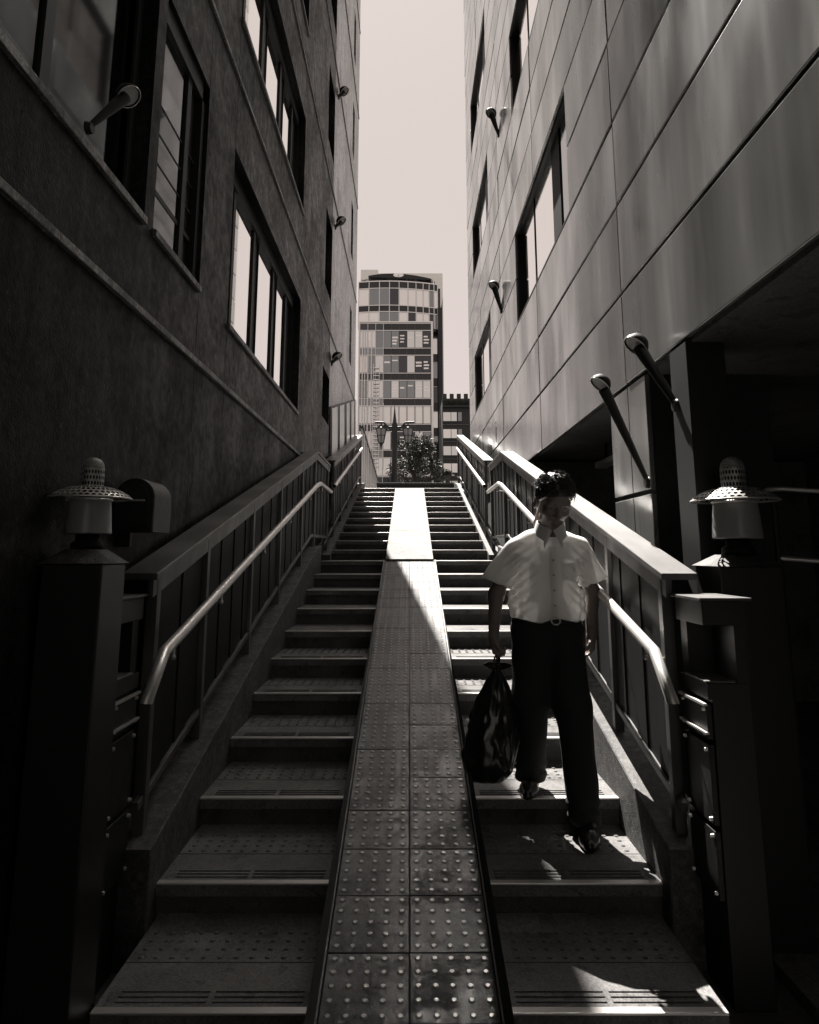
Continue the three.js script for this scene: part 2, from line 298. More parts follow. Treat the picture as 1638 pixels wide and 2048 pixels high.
  // sloping strip of pale glass behind the upper railing
  const top = (d) => 4.01 + (d - 11.62) * 0.238, bot = (d) => top(d) - 1.25;
  const st = part('strip_frame', [prism([[11.55, bot(11.55)], [17.0, bot(17.0)], [17.0, top(17.0)], [11.55, top(11.55)]], LW + 0.004, LW + 0.02)], M.frame, b);
  for (const [p, q] of [[11.68, 12.54], [12.97, 13.82], [14.34, 15.02], [15.51, 16.25], [16.5, 16.95]]) {
    const g = prism([[p, bot(p) + 0.05], [q, bot(q) + 0.05], [q, top(q) - 0.03], [p, top(p) - 0.03]], LW + 0.021, LW + 0.03), a = g.attributes.position;
    for (let i = 0; i < a.count; i++) a.setX(i, a.getX(i) + 0.02 * (top(-a.getZ(i)) - a.getY(i)) / 1.25); g.computeVertexNormals();   // the panes lean back a little
    part('glass_strip', uvMetres(g), M.gloss, st);
  }
}

// ---------------------------------------------------------------- right building
{
  const b = thing('right_building', 'pale metal-clad building on the right of the stairs, dark recess below', 'building');
  const rows = [2.73, 3.365, 4.0, 4.635, 5.27, 5.905, 6.497, 7.088, 7.68, 8.315, 8.95, 9.543, 10.137, 10.73, 11.365, 12.0, 12.593, 13.187, 13.78, 14.415, 15.05, 15.643, 16.237, 16.6];
  const cols = [1.55, 4.65, 7.75, 10.85, 13.95, 16.85];
  const floors = [[4.635, 5.905], [7.68, 8.95], [10.73, 12.0]], wins = [[6.05, 9.21], [12.25, 15.4]], holes = [];
  for (const [y0, y1] of floors) for (const [a, c] of wins) holes.push([a, c, y0, y1]);
  for (let r = 0; r + 1 < rows.length; r++) for (let c = 0; c + 1 < cols.length; c++) {
    if (rows[r] > RTOP - 0.1 && cols[c] < 13.9) continue;
    const y0 = rows[r] + 0.013, y1 = rows[r + 1] - 0.013, h = holes.find((q) => q[2] <= y0 && q[3] >= y1 && q[0] < cols[c + 1] && q[1] > cols[c]);
    const spans = !h ? [[cols[c], cols[c + 1]]] : [[cols[c], h[0]], [h[1], cols[c + 1]]];
    const hs = holes.filter((q) => q[2] <= y0 && q[3] >= y1);
    let free = [[cols[c], cols[c + 1]]];
    for (const q of hs) free = free.flatMap(([a, e]) => q[1] <= a || q[0] >= e ? [[a, e]] : [[a, q[0]], [q[1], e]]).filter(([a, e]) => e - a > 0.06);
    for (const [a, e] of free) {
      const m = part('wall_panel', [box(-0.015, 0.015, y0 - (y0 + y1) / 2, y1 - (y0 + y1) / 2, -(e - a) / 2 + 0.009, (e - a) / 2 - 0.009, 0.006)], M.clad, b);
      const u = m.geometry.attributes.uv, ou = rnd() * 9, ov = rnd() * 9; for (let i = 0; i < u.count; i++) u.setXY(i, u.getX(i) + ou, u.getY(i) + ov);
      m.position.set(RW + 0.015, (y0 + y1) / 2, -(a + e) / 2); m.rotation.set(0, rr(-0.0025, 0.0025), rr(-0.004, 0.004));
    }
  }
  part('backing', [...fill(RW + 0.032, RW + 0.3, BACK, 16.8, 2.73, RTOP, holes), box(RW + 0.032, RW + 0.3, RTOP, 16.6, 13.95, 16.8)], M.backing, b);
  part('upper_wall', [box(RW, RW + 0.031, 2.73, RTOP, BACK, 1.54)], M.clad, b);
  part('core', [box(RW + 0.32, 15, 2.95, RTOP - 0.1, BACK, 16.8), box(RW + 0.32, 15, RTOP - 0.1, 16.5, 13.95, 16.8), box(4.6, 15, 0, 2.95, BACK, 16.8), box(RW + 0.02, 4.6, 0, 2.7, 8.4, 16.8)], M.dark, b);
  part('roof', [box(RW + 0.002, 15, RTOP, RTOP + 0.06, BACK, 13.94), box(RW + 0.002, 15, 16.6, 16.66, 13.95, 16.85)], M.clad, b);
  part('soffit', [box(RW + 0.03, 4.6, 2.72, 2.94, BACK, 8.4)], M.dark, b);
  part('recess_floor', [box(RW + 0.02, 4.6, 0.004, 0.05, BACK, 8.4)], M.dark, b);
  // pillar under the cladding, faced with the same metal
  const pil = part('pillar', [box(RW + 0.035, RW + 0.75, 0, 2.72, 4.31, 5.06)], M.backing, b);
  for (const [y0, y1] of [[0.6, 2.0], [2.02, 2.722]]) for (const [a, c] of [[4.3, 4.645], [4.655, 5.07]]) part('pillar_panel', [box(RW + 0.003, RW + 0.034, y0, y1 - 0.008, a, c, 0.004)], M.clad, pil);
  part('added_pillar', [box(RW, RW + 0.2, 0, 2.725, 3.62, 3.86, 0.004)], M.nearBlack, b);  // added to carry the wall lamp; its black stands in for recess shade
  const G = RW + 0.085;
  for (const [y0, y1] of floors) for (const [a, c] of wins) {
    const w = part('window', [box(RW + 0.004, G + 0.05, y0 + 0.009, y0 + 0.03, a + 0.008, c - 0.008), box(RW + 0.03, G + 0.05, y1 - 0.03, y1 - 0.009, a + 0.008, c - 0.008), box(RW + 0.03, G + 0.05, y0 + 0.03, y1 - 0.03, a + 0.008, a + 0.04), box(RW + 0.03, G + 0.05, y0 + 0.03, y1 - 0.03, c - 0.04, c - 0.008), box(G + 0.03, G + 0.05, y0 + 0.03, y1 - 0.03, a + 0.04, c - 0.04)], M.frame, b);
    part('pane', [box(G, G + 0.008, y0 + 0.03, y1 - 0.05, a + 0.045, a + 0.6)], M.paneDim, w);
    part('black_panel', [box(G - 0.012, G + 0.028, y0 + 0.03, y1 - 0.03, a + 0.62, a + 1.0)], M.frame, w);  // plain black panel between the panes
    part('pane', [box(G, G + 0.008, y0 + 0.03, y1 - 0.05, a + 1.02, a + 2.1)], M.pane, w);
    part('mullion', [box(G - 0.008, G + 0.028, y0 + 0.03, y1 - 0.03, a + 2.1, a + 2.14)], M.frame, w);
    part('pane', [box(G, G + 0.008, y0 + 0.03, y1 - 0.05, a + 2.14, c - 0.05)], M.pane, w);
  }
}
{
  const b = thing('added_rear_blocks', 'unseen pale wall added to bounce light, with an overhead slab added to shade the lane', 'building');
  part('wall', [box(-16, 16, 0, 15, -32, -24)], M.stoneTrim, b);  // added pale wall, out of view, bounces sunlight onto the man
  part('added_shade_slab', [box(LW - 0.2, RW + 0.2, 4.6, 9, -6, 0.9)], M.stone, b);  // slab added overhead, out of view, to cut the sky light
  part('roof', [box(-16.2, 16.2, 15, 15.3, -32, -23.8)], M.stone, b);
}
// ---------------------------------------------------------------- torch-shaped wall lamps
function torch(label, base, head, size = 1) {
  const t = thing('wall_lamp', label, 'wall lamp', 'torch-shaped wall lamps'), a = V(...base), h = V(...head), dir = h.clone().sub(a).normalize(), L = a.distanceTo(h);
  const put = (g) => g.applyQuaternion(new THREE.Quaternion().setFromUnitVectors(new THREE.Vector3(0, 1, 0), dir)).translate(a.x, a.y, a.z);
  part('shaft', [put(lathe([[0, 0], [0.02 * size, 0], [0.03 * size, L * 0.3], [0.047 * size, L * 0.88], [0.05 * size, L * 0.93], [0, L * 0.93]], 16))], M.frame, t);
  part('wall_plate', [rod(a.clone().add(new THREE.Vector3(Math.sign(base[0]) * 0.004, 0, 0)), a.clone().add(new THREE.Vector3(-Math.sign(base[0]) * 0.02, 0, 0)), 0.05 * size, 0.04 * size, 14)], M.frame, t);
  const out = new THREE.Vector3(-Math.sign(base[0]) * 0.6, -0.75, 0.15).normalize(), q = new THREE.Quaternion().setFromUnitVectors(new THREE.Vector3(0, 1, 0), out);
  const bowl = lathe([[0, -0.075], [0.035, -0.072], [0.07, -0.05], [0.092, -0.012], [0.098, 0.02], [0.09, 0.022], [0.082, 0.0], [0, 0.0]], 20).scale(size, size, size).applyQuaternion(q).translate(h.x, h.y, h.z);
  const head1 = part('lamp_head', [bowl], M.tubeBlack, t);
  part('lens', [new THREE.CylinderGeometry(0.084 * size, 0.084 * size, 0.006, 20).translate(0, 0.006 * size, 0).applyQuaternion(q).translate(h.x, h.y, h.z)], M.white, head1);
  part('rim', [new THREE.TorusGeometry(0.094 * size, 0.004 * size, 6, 24).rotateX(Math.PI / 2).translate(0, 0.022 * size, 0).applyQuaternion(q).translate(h.x, h.y, h.z)], M.tubeSteel, head1);
  return t;
}
M.tubeBlack = phys({ color: C(0.01), roughness: 0.6, specularIntensity: 0.25 });
torch('black torch lamp on the right wall whose shaft crosses the metal pillar', [1.43, 2.06, 4.34], [1.22, 2.71, 4.5], 0.72);
torch('black torch lamp above the dark recess, nearest on the right wall', [1.43, 2.42, 3.8], [1.3, 2.82, 4.0], 0.76);
torch('small torch lamp on the right wall, lower of the far two', [1.43, 5.36, 10.78], [1.32, 5.76, 10.75]);
torch('small torch lamp high on the right wall, upper of the far two', [1.43, 8.26, 10.6], [1.32, 8.64, 10.6]);
torch('black torch lamp at the window sill of the left wall', [-1.3, 3.33, 2.66], [-1.2, 3.56, 2.78], 0.55);
torch('small black lamp head low on the far left wall', [-1.3, 4.76, 11.7], [-1.21, 4.88, 11.7]);
torch('small black lamp head midway up the far left wall', [-1.3, 7.26, 11.85], [-1.2, 7.38, 11.85]);
torch('small black lamp head highest on the far left wall', [-1.3, 9.86, 11.95], [-1.2, 9.98, 11.95]);

// ---------------------------------------------------------------- gate pillars, lanterns on them, sign posts, post box
{
  const holes = texture(256, (x, y) => { const n = 8, v = y * n, row = Math.floor(v), u = x * n + (row & 1) * 0.5, fx = u - Math.floor(u) - 0.5, fy = v - row - 0.5; return fx * fx + fy * fy < 0.12 ? 0 : 1; }, false);
  const perf = (m, n) => { const c = holes.clone(); c.repeat.set(m, n); c.needsUpdate = true; return std({ color: C(0.4, 0.39, 0.37), metalness: 0.4, roughness: 0.4, alphaMap: c, alphaTest: 0.5, side: THREE.DoubleSide }); };
  M.perfDish = perf(5, 0.75); M.perfCap = perf(3, 2); M.lampGlass = std({ color: C(0.26, 0.255, 0.25), roughness: 0.3 });
}
function lantern(label, x, d, y) {
  const t = thing('garden_lantern', label, 'lantern', 'perforated lanterns on the gate pillars');
  t.position.set(x, y, -d);
  part('base_ring', [lathe([[0, 0], [0.075, 0], [0.075, 0.03], [0.055, 0.045], [0.055, 0.075], [0, 0.075]], 20)], M.tubeBlack, t);
  part('glass_body', [lathe([[0, 0.075], [0.107, 0.075], [0.11, 0.082], [0.098, 0.235], [0.09, 0.25], [0, 0.25]], 32)], M.lampGlass, t);
  part('body_rim', [new THREE.TorusGeometry(0.099, 0.007, 6, 28).rotateX(Math.PI / 2).translate(0, 0.243, 0)], M.tubeSteel, t);
  part('shade', lathe([[0.195, 0.25], [0.192, 0.256], [0.175, 0.272], [0.14, 0.292], [0.1, 0.305], [0.055, 0.312]], 40), M.perfDish, t);
  part('shade_rim', [new THREE.TorusGeometry(0.194, 0.004, 6, 40).rotateX(Math.PI / 2).translate(0, 0.25, 0)], M.tubeSteel, t);
  part('cap', lathe([[0.056, 0.31], [0.055, 0.4], [0.05, 0.425], [0.036, 0.445], [0.018, 0.454], [0, 0.457]], 28), M.perfCap, t);
  part('lamp_core', [lathe([[0, 0.25], [0.05, 0.25], [0.046, 0.33], [0.04, 0.41], [0, 0.42]], 14)], M.nearBlack, t);
  return t;
}
function gatePillar(label, x, d, w = 1) {
  const t = thing('gate_pillar', label, 'gate pillar', 'gate pillars at the foot of the stairs');
  part('shaft', [box(x - 0.14 * w, x + 0.14 * w, 0, 1.585 + (w < 1 ? 0.02 : 0), d - 0.14 * w, d + 0.14 * w, 0.006)], M.black, t);
  part('cap', [new THREE.CylinderGeometry(0.1 * w, 0.215 * w, 0.05, 4).rotateY(Math.PI / 4).translate(x, w < 1 ? 1.631 : 1.611, -d)], M.kerb, t);
}
gatePillar('dark gate pillar under the right lantern, cap partly sunlit', 1.515, 3.42);
gatePillar('black gate pillar under the left lantern, all in shadow', -1.175, 2.68, 0.76);
lantern('perforated metal lantern with sunlit body, on the right gate pillar', 1.52, 3.4, 1.634);
lantern('perforated metal lantern mostly in darkness, on the left gate pillar', -1.175, 2.68, 1.655).scale.setScalar(0.74);
function signPost(s, label) {
  const t = thing('sign_post', label, 'sign post', 'sign posts at the ends of the railings'), X = (a, b) => s < 0 ? [-b, -a] : [a, b];
  part('housing', [box(...X(1.185, 1.34), 0, 1.14, 2.99, 3.27, 0.004), box(...X(1.165, 1.34), 1.36, 1.455, 2.98, 3.28, 0.004), box(...X(1.18, 1.34), 1.14, 1.36, 3.2, 3.27), box(...X(1.29, 1.34), 1.14, 1.36, 2.99, 3.2), box(...X(1.165, 1.185), 1.08, 1.14, 2.98, 3.27)], M.signDark, t);
  part('top_plate', [box(...X(1.15, 1.36), 1.456, 1.468, 2.96, 3.3, 0.003)], M.steel, t);
  part('niche_sill', [box(...X(1.16, 1.28), 1.141, 1.15, 2.985, 3.2, 0.003)], M.steel, t);
  [[0.93, 1.06], [0.62, 0.91], [0.36, 0.6]].forEach(([y0, y1], i) => {
    const p = part('sign_plate', [box(...X(1.163, 1.184), y0, y1, 3.0, 3.26, 0.003)], M.signPlate, t);
    for (const d of [3.02, 3.24]) for (const y of [y0 + 0.02, y1 - 0.02]) part('bolt', [rod(V(s * 1.165, y, d), V(s * 1.152, y, d), 0.009, 0.007, 8)], M.tubeSteel, p);
    if (!i) part('plate_edge', [box(...X(1.15, 1.164), y1 - 0.006, y1 + 0.004, 2.99, 3.27), box(...X(1.15, 1.164), y0 + 0.02, y0 + 0.028, 2.99, 3.27)], M.tubeSteel, p);
  });
}
M.signDark = std({ color: C(0.012), roughness: 0.5 }); M.signPlate = std({ color: C(0.07), metalness: 0.3, roughness: 0.45, map: scaled(T.worn, 0.5) });
signPost(1, 'dark sign post with bolted plates at the end of the right railing');
signPost(-1, 'dark sign post with bolted plates at the end of the left railing');
{
  const t = thing('post_box', 'round-topped metal box on the left wall behind the left lantern', 'post box'); t.position.set(-1.205, 0.02, -3.3);
  const arch = (w, h0, h) => { const s = new THREE.Shape(); s.moveTo(-w, h0); s.lineTo(w, h0); s.lineTo(w, h); s.absarc(0, h, w, 0, Math.PI, false); return s; };
  part('body', [new THREE.ExtrudeGeometry(arch(0.083, 1.72, 1.86), { depth: 0.22, bevelEnabled: true, bevelSize: 0.006, bevelThickness: 0.006, bevelSegments: 2, curveSegments: 24 }).translate(0, 0, -0.11)], M.signPlate, t);
  part('door', [new THREE.ExtrudeGeometry(arch(0.066, 1.735, 1.855), { depth: 0.006, bevelEnabled: false, curveSegments: 24 }).translate(0, 0, 0.117)], M.signDark, t);
  part('slot', [new RoundedBoxGeometry(0.1, 0.008, 0.008, 1, 0.002).translate(0, 1.85, 0.125)], M.tubeSteel, t);
  part('bracket', [new RoundedBoxGeometry(0.05, 0.1, 0.03, 1, 0.004).translate(-0.07, 1.7, 0)], M.signDark, t);
}
{
  const t = thing('recess_railing', 'thin metal railing in the dark recess behind the right lantern', 'railing');
  part('rail', [tube([V(1.72, 1.93, 3.6), V(1.8, 1.96, 3.6), V(2.5, 1.9, 3.45)], 0.012, 8), tube([V(1.8, 1.62, 3.6), V(2.5, 1.56, 3.45)], 0.012, 8)], M.tubeSteel, t);
  for (const x of [1.8, 2.1, 2.4]) part('post', [rod(V(x, 0, 3.6 - (x - 1.8) * 0.2), V(x, 1.94, 3.6 - (x - 1.8) * 0.2), 0.014)], M.nearBlack, t);
}
{
  const t = thing('ceiling_fitting', 'slim pale light fitting under the soffit of the right building', 'ceiling light');
  part('housing', [box(1.9, 2.02, 2.5, 2.56, 6.3, 7.4, 0.01)], M.white, t);
  part('bracket', [box(1.95, 1.97, 2.56, 2.72, 6.5, 6.52), box(1.95, 1.97, 2.56, 2.72, 7.15, 7.17)], M.tubeBlack, t);
}

// ---------------------------------------------------------------- surface from a distance field (naive surface nets)
function surface(f, min, max, h) {
  const n = [0, 1, 2].map((k) => Math.ceil((max[k] - min[k]) / h) + 1), [nx, ny, nz] = n, v = new Float32Array(nx * ny * nz), at = (i, j, k) => (k * ny + j) * nx + i;
  for (let k = 0; k < nz; k++) for (let j = 0; j < ny; j++) for (let i = 0; i < nx; i++) v[at(i, j, k)] = f(min[0] + i * h, min[1] + j * h, min[2] + k * h);
  const id = new Int32Array(nx * ny * nz).fill(-1), pos = [], idx = [];
  for (let k = 0; k + 1 < nz; k++) for (let j = 0; j + 1 < ny; j++) for (let i = 0; i + 1 < nx; i++) {
    let c = 0, sx = 0, sy = 0, sz = 0; const q = []; for (let b = 0; b < 8; b++) q.push(v[at(i + (b & 1), j + ((b >> 1) & 1), k + (b >> 2))]);
    for (let a = 0; a < 8; a++) for (const e of [1, 2, 4]) { if (a & e) continue; const b = a | e, p = q[a], r = q[b]; if ((p < 0) === (r < 0)) continue; const t = p / (p - r); sx += (a & 1) + (e === 1 ? t : 0); sy += ((a >> 1) & 1) + (e === 2 ? t : 0); sz += (a >> 2) + (e === 4 ? t : 0); c++; }
    if (c) { id[at(i, j, k)] = pos.length / 3; pos.push(min[0] + (i + sx / c) * h, min[1] + (j + sy / c) * h, min[2] + (k + sz / c) * h); }
  }
  const quad = (a, b, c, d, flip) => { if (a < 0 || b < 0 || c < 0 || d < 0) return; if (flip) idx.push(a, c, b, a, d, c); else idx.push(a, b, c, a, c, d); };
  for (let k = 1; k + 1 < nz; k++) for (let j = 1; j + 1 < ny; j++) for (let i = 1; i + 1 < nx; i++) {
    const p = v[at(i, j, k)] < 0;
    if (p !== v[at(i + 1, j, k)] < 0) quad(id[at(i, j - 1, k - 1)], id[at(i, j, k - 1)], id[at(i, j, k)], id[at(i, j - 1, k)], !p);
    if (p !== v[at(i, j + 1, k)] < 0) quad(id[at(i - 1, j, k - 1)], id[at(i - 1, j, k)], id[at(i, j, k)], id[at(i, j, k - 1)], !p);
    if (p !== v[at(i, j, k + 1)] < 0) quad(id[at(i - 1, j - 1, k)], id[at(i, j - 1, k)], id[at(i, j, k)], id[at(i - 1, j, k)], !p);
  }
  const g = new THREE.BufferGeometry(); g.setAttribute('position', new THREE.Float32BufferAttribute(pos, 3)); g.setIndex(idx); g.computeVertexNormals();
  return uvMetres(g);
}
const smin = (a, b, k) => { const h = Math.max(0, k - Math.abs(a - b)) / k; return Math.min(a, b) - h * h * k * 0.25; };
const smax = (a, b, k) => -smin(-a, -b, k);
function cap(a, b, ra, rb) {
  const [ax, ay, az] = a, dx = b[0] - ax, dy = b[1] - ay, dz = b[2] - az, l2 = dx * dx + dy * dy + dz * dz || 1e-9;
  return (x, y, z) => { const px = x - ax, py = y - ay, pz = z - az; let t = (px * dx + py * dy + pz * dz) / l2; t = t < 0 ? 0 : t > 1 ? 1 : t; return Math.hypot(px - dx * t, py - dy * t, pz - dz * t) - (ra + (rb - ra) * t); };
}
const ell = (c, r) => (x, y, z) => { const a = (x - c[0]) / r[0], b = (y - c[1]) / r[1], d = (z - c[2]) / r[2], k = Math.hypot(a, b, d), m = Math.hypot(a / r[0], b / r[1], d / r[2]); return m < 1e-9 ? -Math.min(...r) : k * (k - 1) / m; };
const blend = (list, k) => (x, y, z) => { let d = list[0](x, y, z); for (let i = 1; i < list.length; i++) d = smin(d, list[i](x, y, z), k); return d; };

// the upper body leans forward from the hips
function lean(g) { const p = g.attributes.position; for (let i = 0; i < p.count; i++) { const t = Math.max(0, p.getY(i) - 0.86), w = t * t / (t + 0.12); p.setZ(i, p.getZ(i) + 0.3 * w); p.setY(i, p.getY(i) - 0.03 * w); } const n = g.attributes.normal; for (let i = 0; i < n.count; i++) { const y = p.getY(i); if (y > 0.88) { const k = 0.3, a = n.getY(i) - k * n.getZ(i), l = Math.hypot(n.getX(i), a, n.getZ(i)); n.setXYZ(i, n.getX(i) / l, a / l, n.getZ(i) / l); } } return g; }
// ---------------------------------------------------------------- the man coming down (local frame: feet level, +z towards the viewer)
const man = thing('person', 'man in a white short-sleeved shirt and dark trousers coming down the stairs', 'person');
man.position.set(0.745, 0.4251, -4.08);
M.skin = std({ color: C(0.19, 0.16, 0.142), roughness: 0.5 });
M.shirt = phys({ color: C(0.86, 0.85, 0.83), roughness: 0.9, transmission: 0.3, thickness: 0, bumpMap: scaled(T.cloth, 0.12), bumpScale: 0.0006 });
M.trouser = std({ color: C(0.014, 0.014, 0.015), roughness: 0.85, bumpMap: scaled(T.cloth, 0.1), bumpScale: 0.0006 });
M.leather = std({ color: C(0.012), roughness: 0.28 });
M.hair = std({ color: C(0.018, 0.016, 0.015), roughness: 0.32 });
const J = { lS: [-0.178, 1.245, -0.015], lE: [-0.268, 1.0, -0.035], lW: [-0.293, 0.785, 0.04], rS: [0.182, 1.25, -0.015], rE: [0.262, 1.005, -0.05], rW: [0.243, 0.795, 0.0],
  lH: [-0.095, 0.83, 0], lK: [-0.105, 0.46, 0.05], lA: [-0.105, 0.085, -0.035], rH: [0.09, 0.83, 0], rK: [0.1, 0.44, 0.12], rA: [0.125, -0.045, 0.215] };
const headAt = new THREE.Matrix4().makeTranslation(0.03, 1.505, -0.005).multiply(new THREE.Matrix4().makeRotationFromEuler(new THREE.Euler(0.46, 0.16, -0.05, 'YXZ'))).multiply(new THREE.Matrix4().makeScale(1.13, 1.1, 1.13));
{
  const neckTop = new THREE.Vector3(0, -0.07, -0.03).applyMatrix4(headAt);
  const body = blend([cap([0, 0.95, 0], [0, 1.18, -0.015], 0.09, 0.09), cap([-0.14, 1.235, -0.02], [0.14, 1.24, -0.02], 0.05, 0.05), cap([0.0, 1.24, -0.02], neckTop.toArray(), 0.062, 0.056),
    cap(J.lS, J.lE, 0.048, 0.04), cap(J.lE, J.lW, 0.042, 0.029), cap(J.rS, J.rE, 0.048, 0.04), cap(J.rE, J.rW, 0.042, 0.029),
    cap([0, 0.86, 0], [0, 0.9, 0], 0.12, 0.12), cap(J.lH, J.lK, 0.075, 0.052), cap(J.lK, J.lA, 0.052, 0.036), cap(J.rH, J.rK, 0.075, 0.052), cap(J.rK, J.rA, 0.052, 0.036)], 0.03);
  const bodyGeo = surface(body, [-0.37, -0.13, -0.2], [0.36, 1.5, 0.3], 0.012);
  // head
  const A = [[ell([0, 0.035, -0.015], [0.076, 0.084, 0.098]), ell([0, -0.03, 0.02], [0.06, 0.08, 0.072]), cap([-0.034, -0.078, 0.03], [0.034, -0.078, 0.03], 0.028, 0.028), ell([0, -0.1, 0.064], [0.024, 0.02, 0.02]), cap([-0.042, 0.018, 0.073], [0.042, 0.018, 0.073], 0.012, 0.012), ell([-0.04, -0.03, 0.06], [0.026, 0.024, 0.022]), ell([0.04, -0.03, 0.06], [0.026, 0.024, 0.022])]];
  const base = blend(A[0], 0.025), sockets = [ell([-0.031, 0.0, 0.096], [0.018, 0.012, 0.016]), ell([0.031, 0.0, 0.096], [0.018, 0.012, 0.016])];
  const nose = blend([cap([0, 0.004, 0.084], [0, -0.036, 0.106], 0.008, 0.013), ell([-0.014, -0.038, 0.095], [0.009, 0.008, 0.011]), ell([0.014, -0.038, 0.095], [0.009, 0.008, 0.011])], 0.012);
  const extra = [ell([-0.03, 0.0, 0.077], [0.0125, 0.0115, 0.0115]), ell([0.03, 0.0, 0.077], [0.0125, 0.0115, 0.0115])], lips = blend([cap([-0.02, -0.066, 0.083], [0, -0.063, 0.09], 0.004, 0.007), cap([0.02, -0.066, 0.083], [0, -0.063, 0.09], 0.004, 0.007), cap([-0.017, -0.073, 0.081], [0.017, -0.073, 0.081], 0.006, 0.006)], 0.006);
  const ears = [-1, 1].map((s) => (x, y, z) => smax(ell([s * 0.081, -0.008, -0.012], [0.013, 0.034, 0.021])(x, y, z), -ell([s * 0.095, -0.006, -0.008], [0.012, 0.02, 0.012])(x, y, z), 0.006));
  const neck = cap([0, -0.05, -0.03], [0, -0.14, -0.05], 0.054, 0.054);
  const head = (x, y, z) => { let d = base(x, y, z); for (const s of sockets) d = smax(d, -s(x, y, z), 0.012); d = smin(d, nose(x, y, z), 0.014); for (const e of extra) d = smin(d, e(x, y, z), 0.003); d = smin(d, lips(x, y, z), 0.006); for (const e of ears) d = smin(d, e(x, y, z), 0.008); return smin(d, neck(x, y, z), 0.025); };
  const headGeo = surface(head, [-0.11, -0.17, -0.14], [0.11, 0.14, 0.14], 0.0034).applyMatrix4(headAt);
  // hands: wrist at the origin, fingers down -y, palm +z, thumb on the side given
  function hand(thumb, curl, spread) {
    const bones = [], F = [[-0.028, 0.07, 0.0085], [-0.0095, 0.08, 0.009], [0.0095, 0.076, 0.0088], [0.027, 0.06, 0.0078]];
    for (const [x] of F) bones.push(cap([x * 0.55, -0.012, 0], [x, -0.082, 0.002], 0.017, 0.0125));
    const palm = blend(bones, 0.014), fingers = F.map(([x, len, r], i) => {
      let p = [x, -0.085, 0.002], a = 0.25; const seg = [0.42, 0.32, 0.26].map((q) => q * len), list = [];
      for (let k = 0; k < 3; k++) { a += curl[k] * (0.92 + 0.05 * i); const q = [p[0] + (i - 1.5) * spread * seg[k] * -thumb * 0.4, p[1] - Math.cos(a) * seg[k], p[2] + Math.sin(a) * seg[k]]; list.push(cap(p, q, r * (1 - 0.08 * k), r * (1 - 0.08 * (k + 1)))); p = q; }
      return blend(list, 0.004);
    });
    const th = blend([cap([thumb * 0.018, -0.025, 0.006], [thumb * 0.04, -0.05, 0.022], 0.015, 0.0115), cap([thumb * 0.04, -0.05, 0.022], [thumb * 0.038, -0.078, 0.04], 0.0105, 0.0095), cap([thumb * 0.038, -0.078, 0.04], [thumb * 0.022, -0.095, 0.05], 0.0095, 0.008)], 0.006);
    const wrist = cap([0, 0.04, 0], [0, -0.02, 0], 0.026, 0.024);
    return (x, y, z) => { let d = smin(palm(x, y, z), th(x, y, z), 0.012); for (const f of fingers) d = smin(d, f(x, y, z), 0.005); return smin(d, wrist(x, y, z), 0.02); };
  }
  const frame = (p, X, Y, Z) => new THREE.Matrix4().makeBasis(new THREE.Vector3(...X).normalize(), new THREE.Vector3(...Y).normalize(), new THREE.Vector3(...Z).normalize()).setPosition(...p);
  const hl = surface(hand(-1, [0.85, 1.15, 0.8], 0.02), [-0.065, -0.19, -0.04], [0.06, 0.06, 0.11], 0.0032).applyMatrix4(frame(J.lW, [0.25, 0, -0.97], [-0.05, 1, 0], [0.97, 0, 0.25]));
  const hr = surface(hand(1, [0.3, 0.4, 0.3], 0.1), [-0.06, -0.19, -0.04], [0.065, 0.06, 0.11], 0.0032).applyMatrix4(frame(J.rW, [0.2, 0, 0.98], [0.1, 1, 0], [-0.98, 0, 0.2]));
  part('body', lean(join([bodyGeo, headGeo, hl, hr])), M.skin, man);
  // hair: a rough cap of hair and loose locks
  const hairCap = (x, y, z) => { const n = noise3(x * 60, y * 60, z * 60, 3), m = noise3(x * 150 + 9 * z * 20, y * 40, z * 150, 5); const sh = ell([0, 0.044, -0.02], [0.087, 0.095, 0.108])(x, y, z) - 0.007 * (n - 0.4) - 0.003 * m; const cut = (0.004 + 0.85 * (z - 0.012) + (Math.abs(x) < 0.05 ? 0 : 0.0)) - y; return smax(smax(sh, cut * 0.75, 0.012), -0.085 - y, 0.01); };
  const geos = [surface(hairCap, [-0.12, -0.1, -0.15], [0.12, 0.17, 0.13], 0.0042)];
  for (let i = 0; i < 420; i++) {
    const a = rr(-Math.PI, Math.PI), e = rr(0.1, 1.5), n = new THREE.Vector3(Math.cos(e) * Math.sin(a), Math.sin(e), Math.cos(e) * Math.cos(a)), p = new THREE.Vector3(n.x * 0.086, 0.044 + n.y * 0.094, -0.02 + n.z * 0.107);
    if (p.y < 0.012 + 0.85 * (p.z - 0.012)) continue;
    const side = new THREE.Vector3(p.x + 0.03 > 0 ? 0.8 : -0.8, -0.1, 0.55 + rr(-0.3, 0.3)), t = side.addScaledVector(n, -side.dot(n)).normalize(), L = rr(0.025, 0.055);
    const q = p.clone().addScaledVector(t, L * 0.5).addScaledVector(n, 0.007 + rr(0, 0.007)), s = p.clone().addScaledVector(t, L).addScaledVector(n, rr(-0.006, 0.009));
    const g = new THREE.TubeGeometry(new THREE.CatmullRomCurve3([p.addScaledVector(n, -0.004), q, s]), 5, 0.0032, 4, false), ps = g.attributes.position;
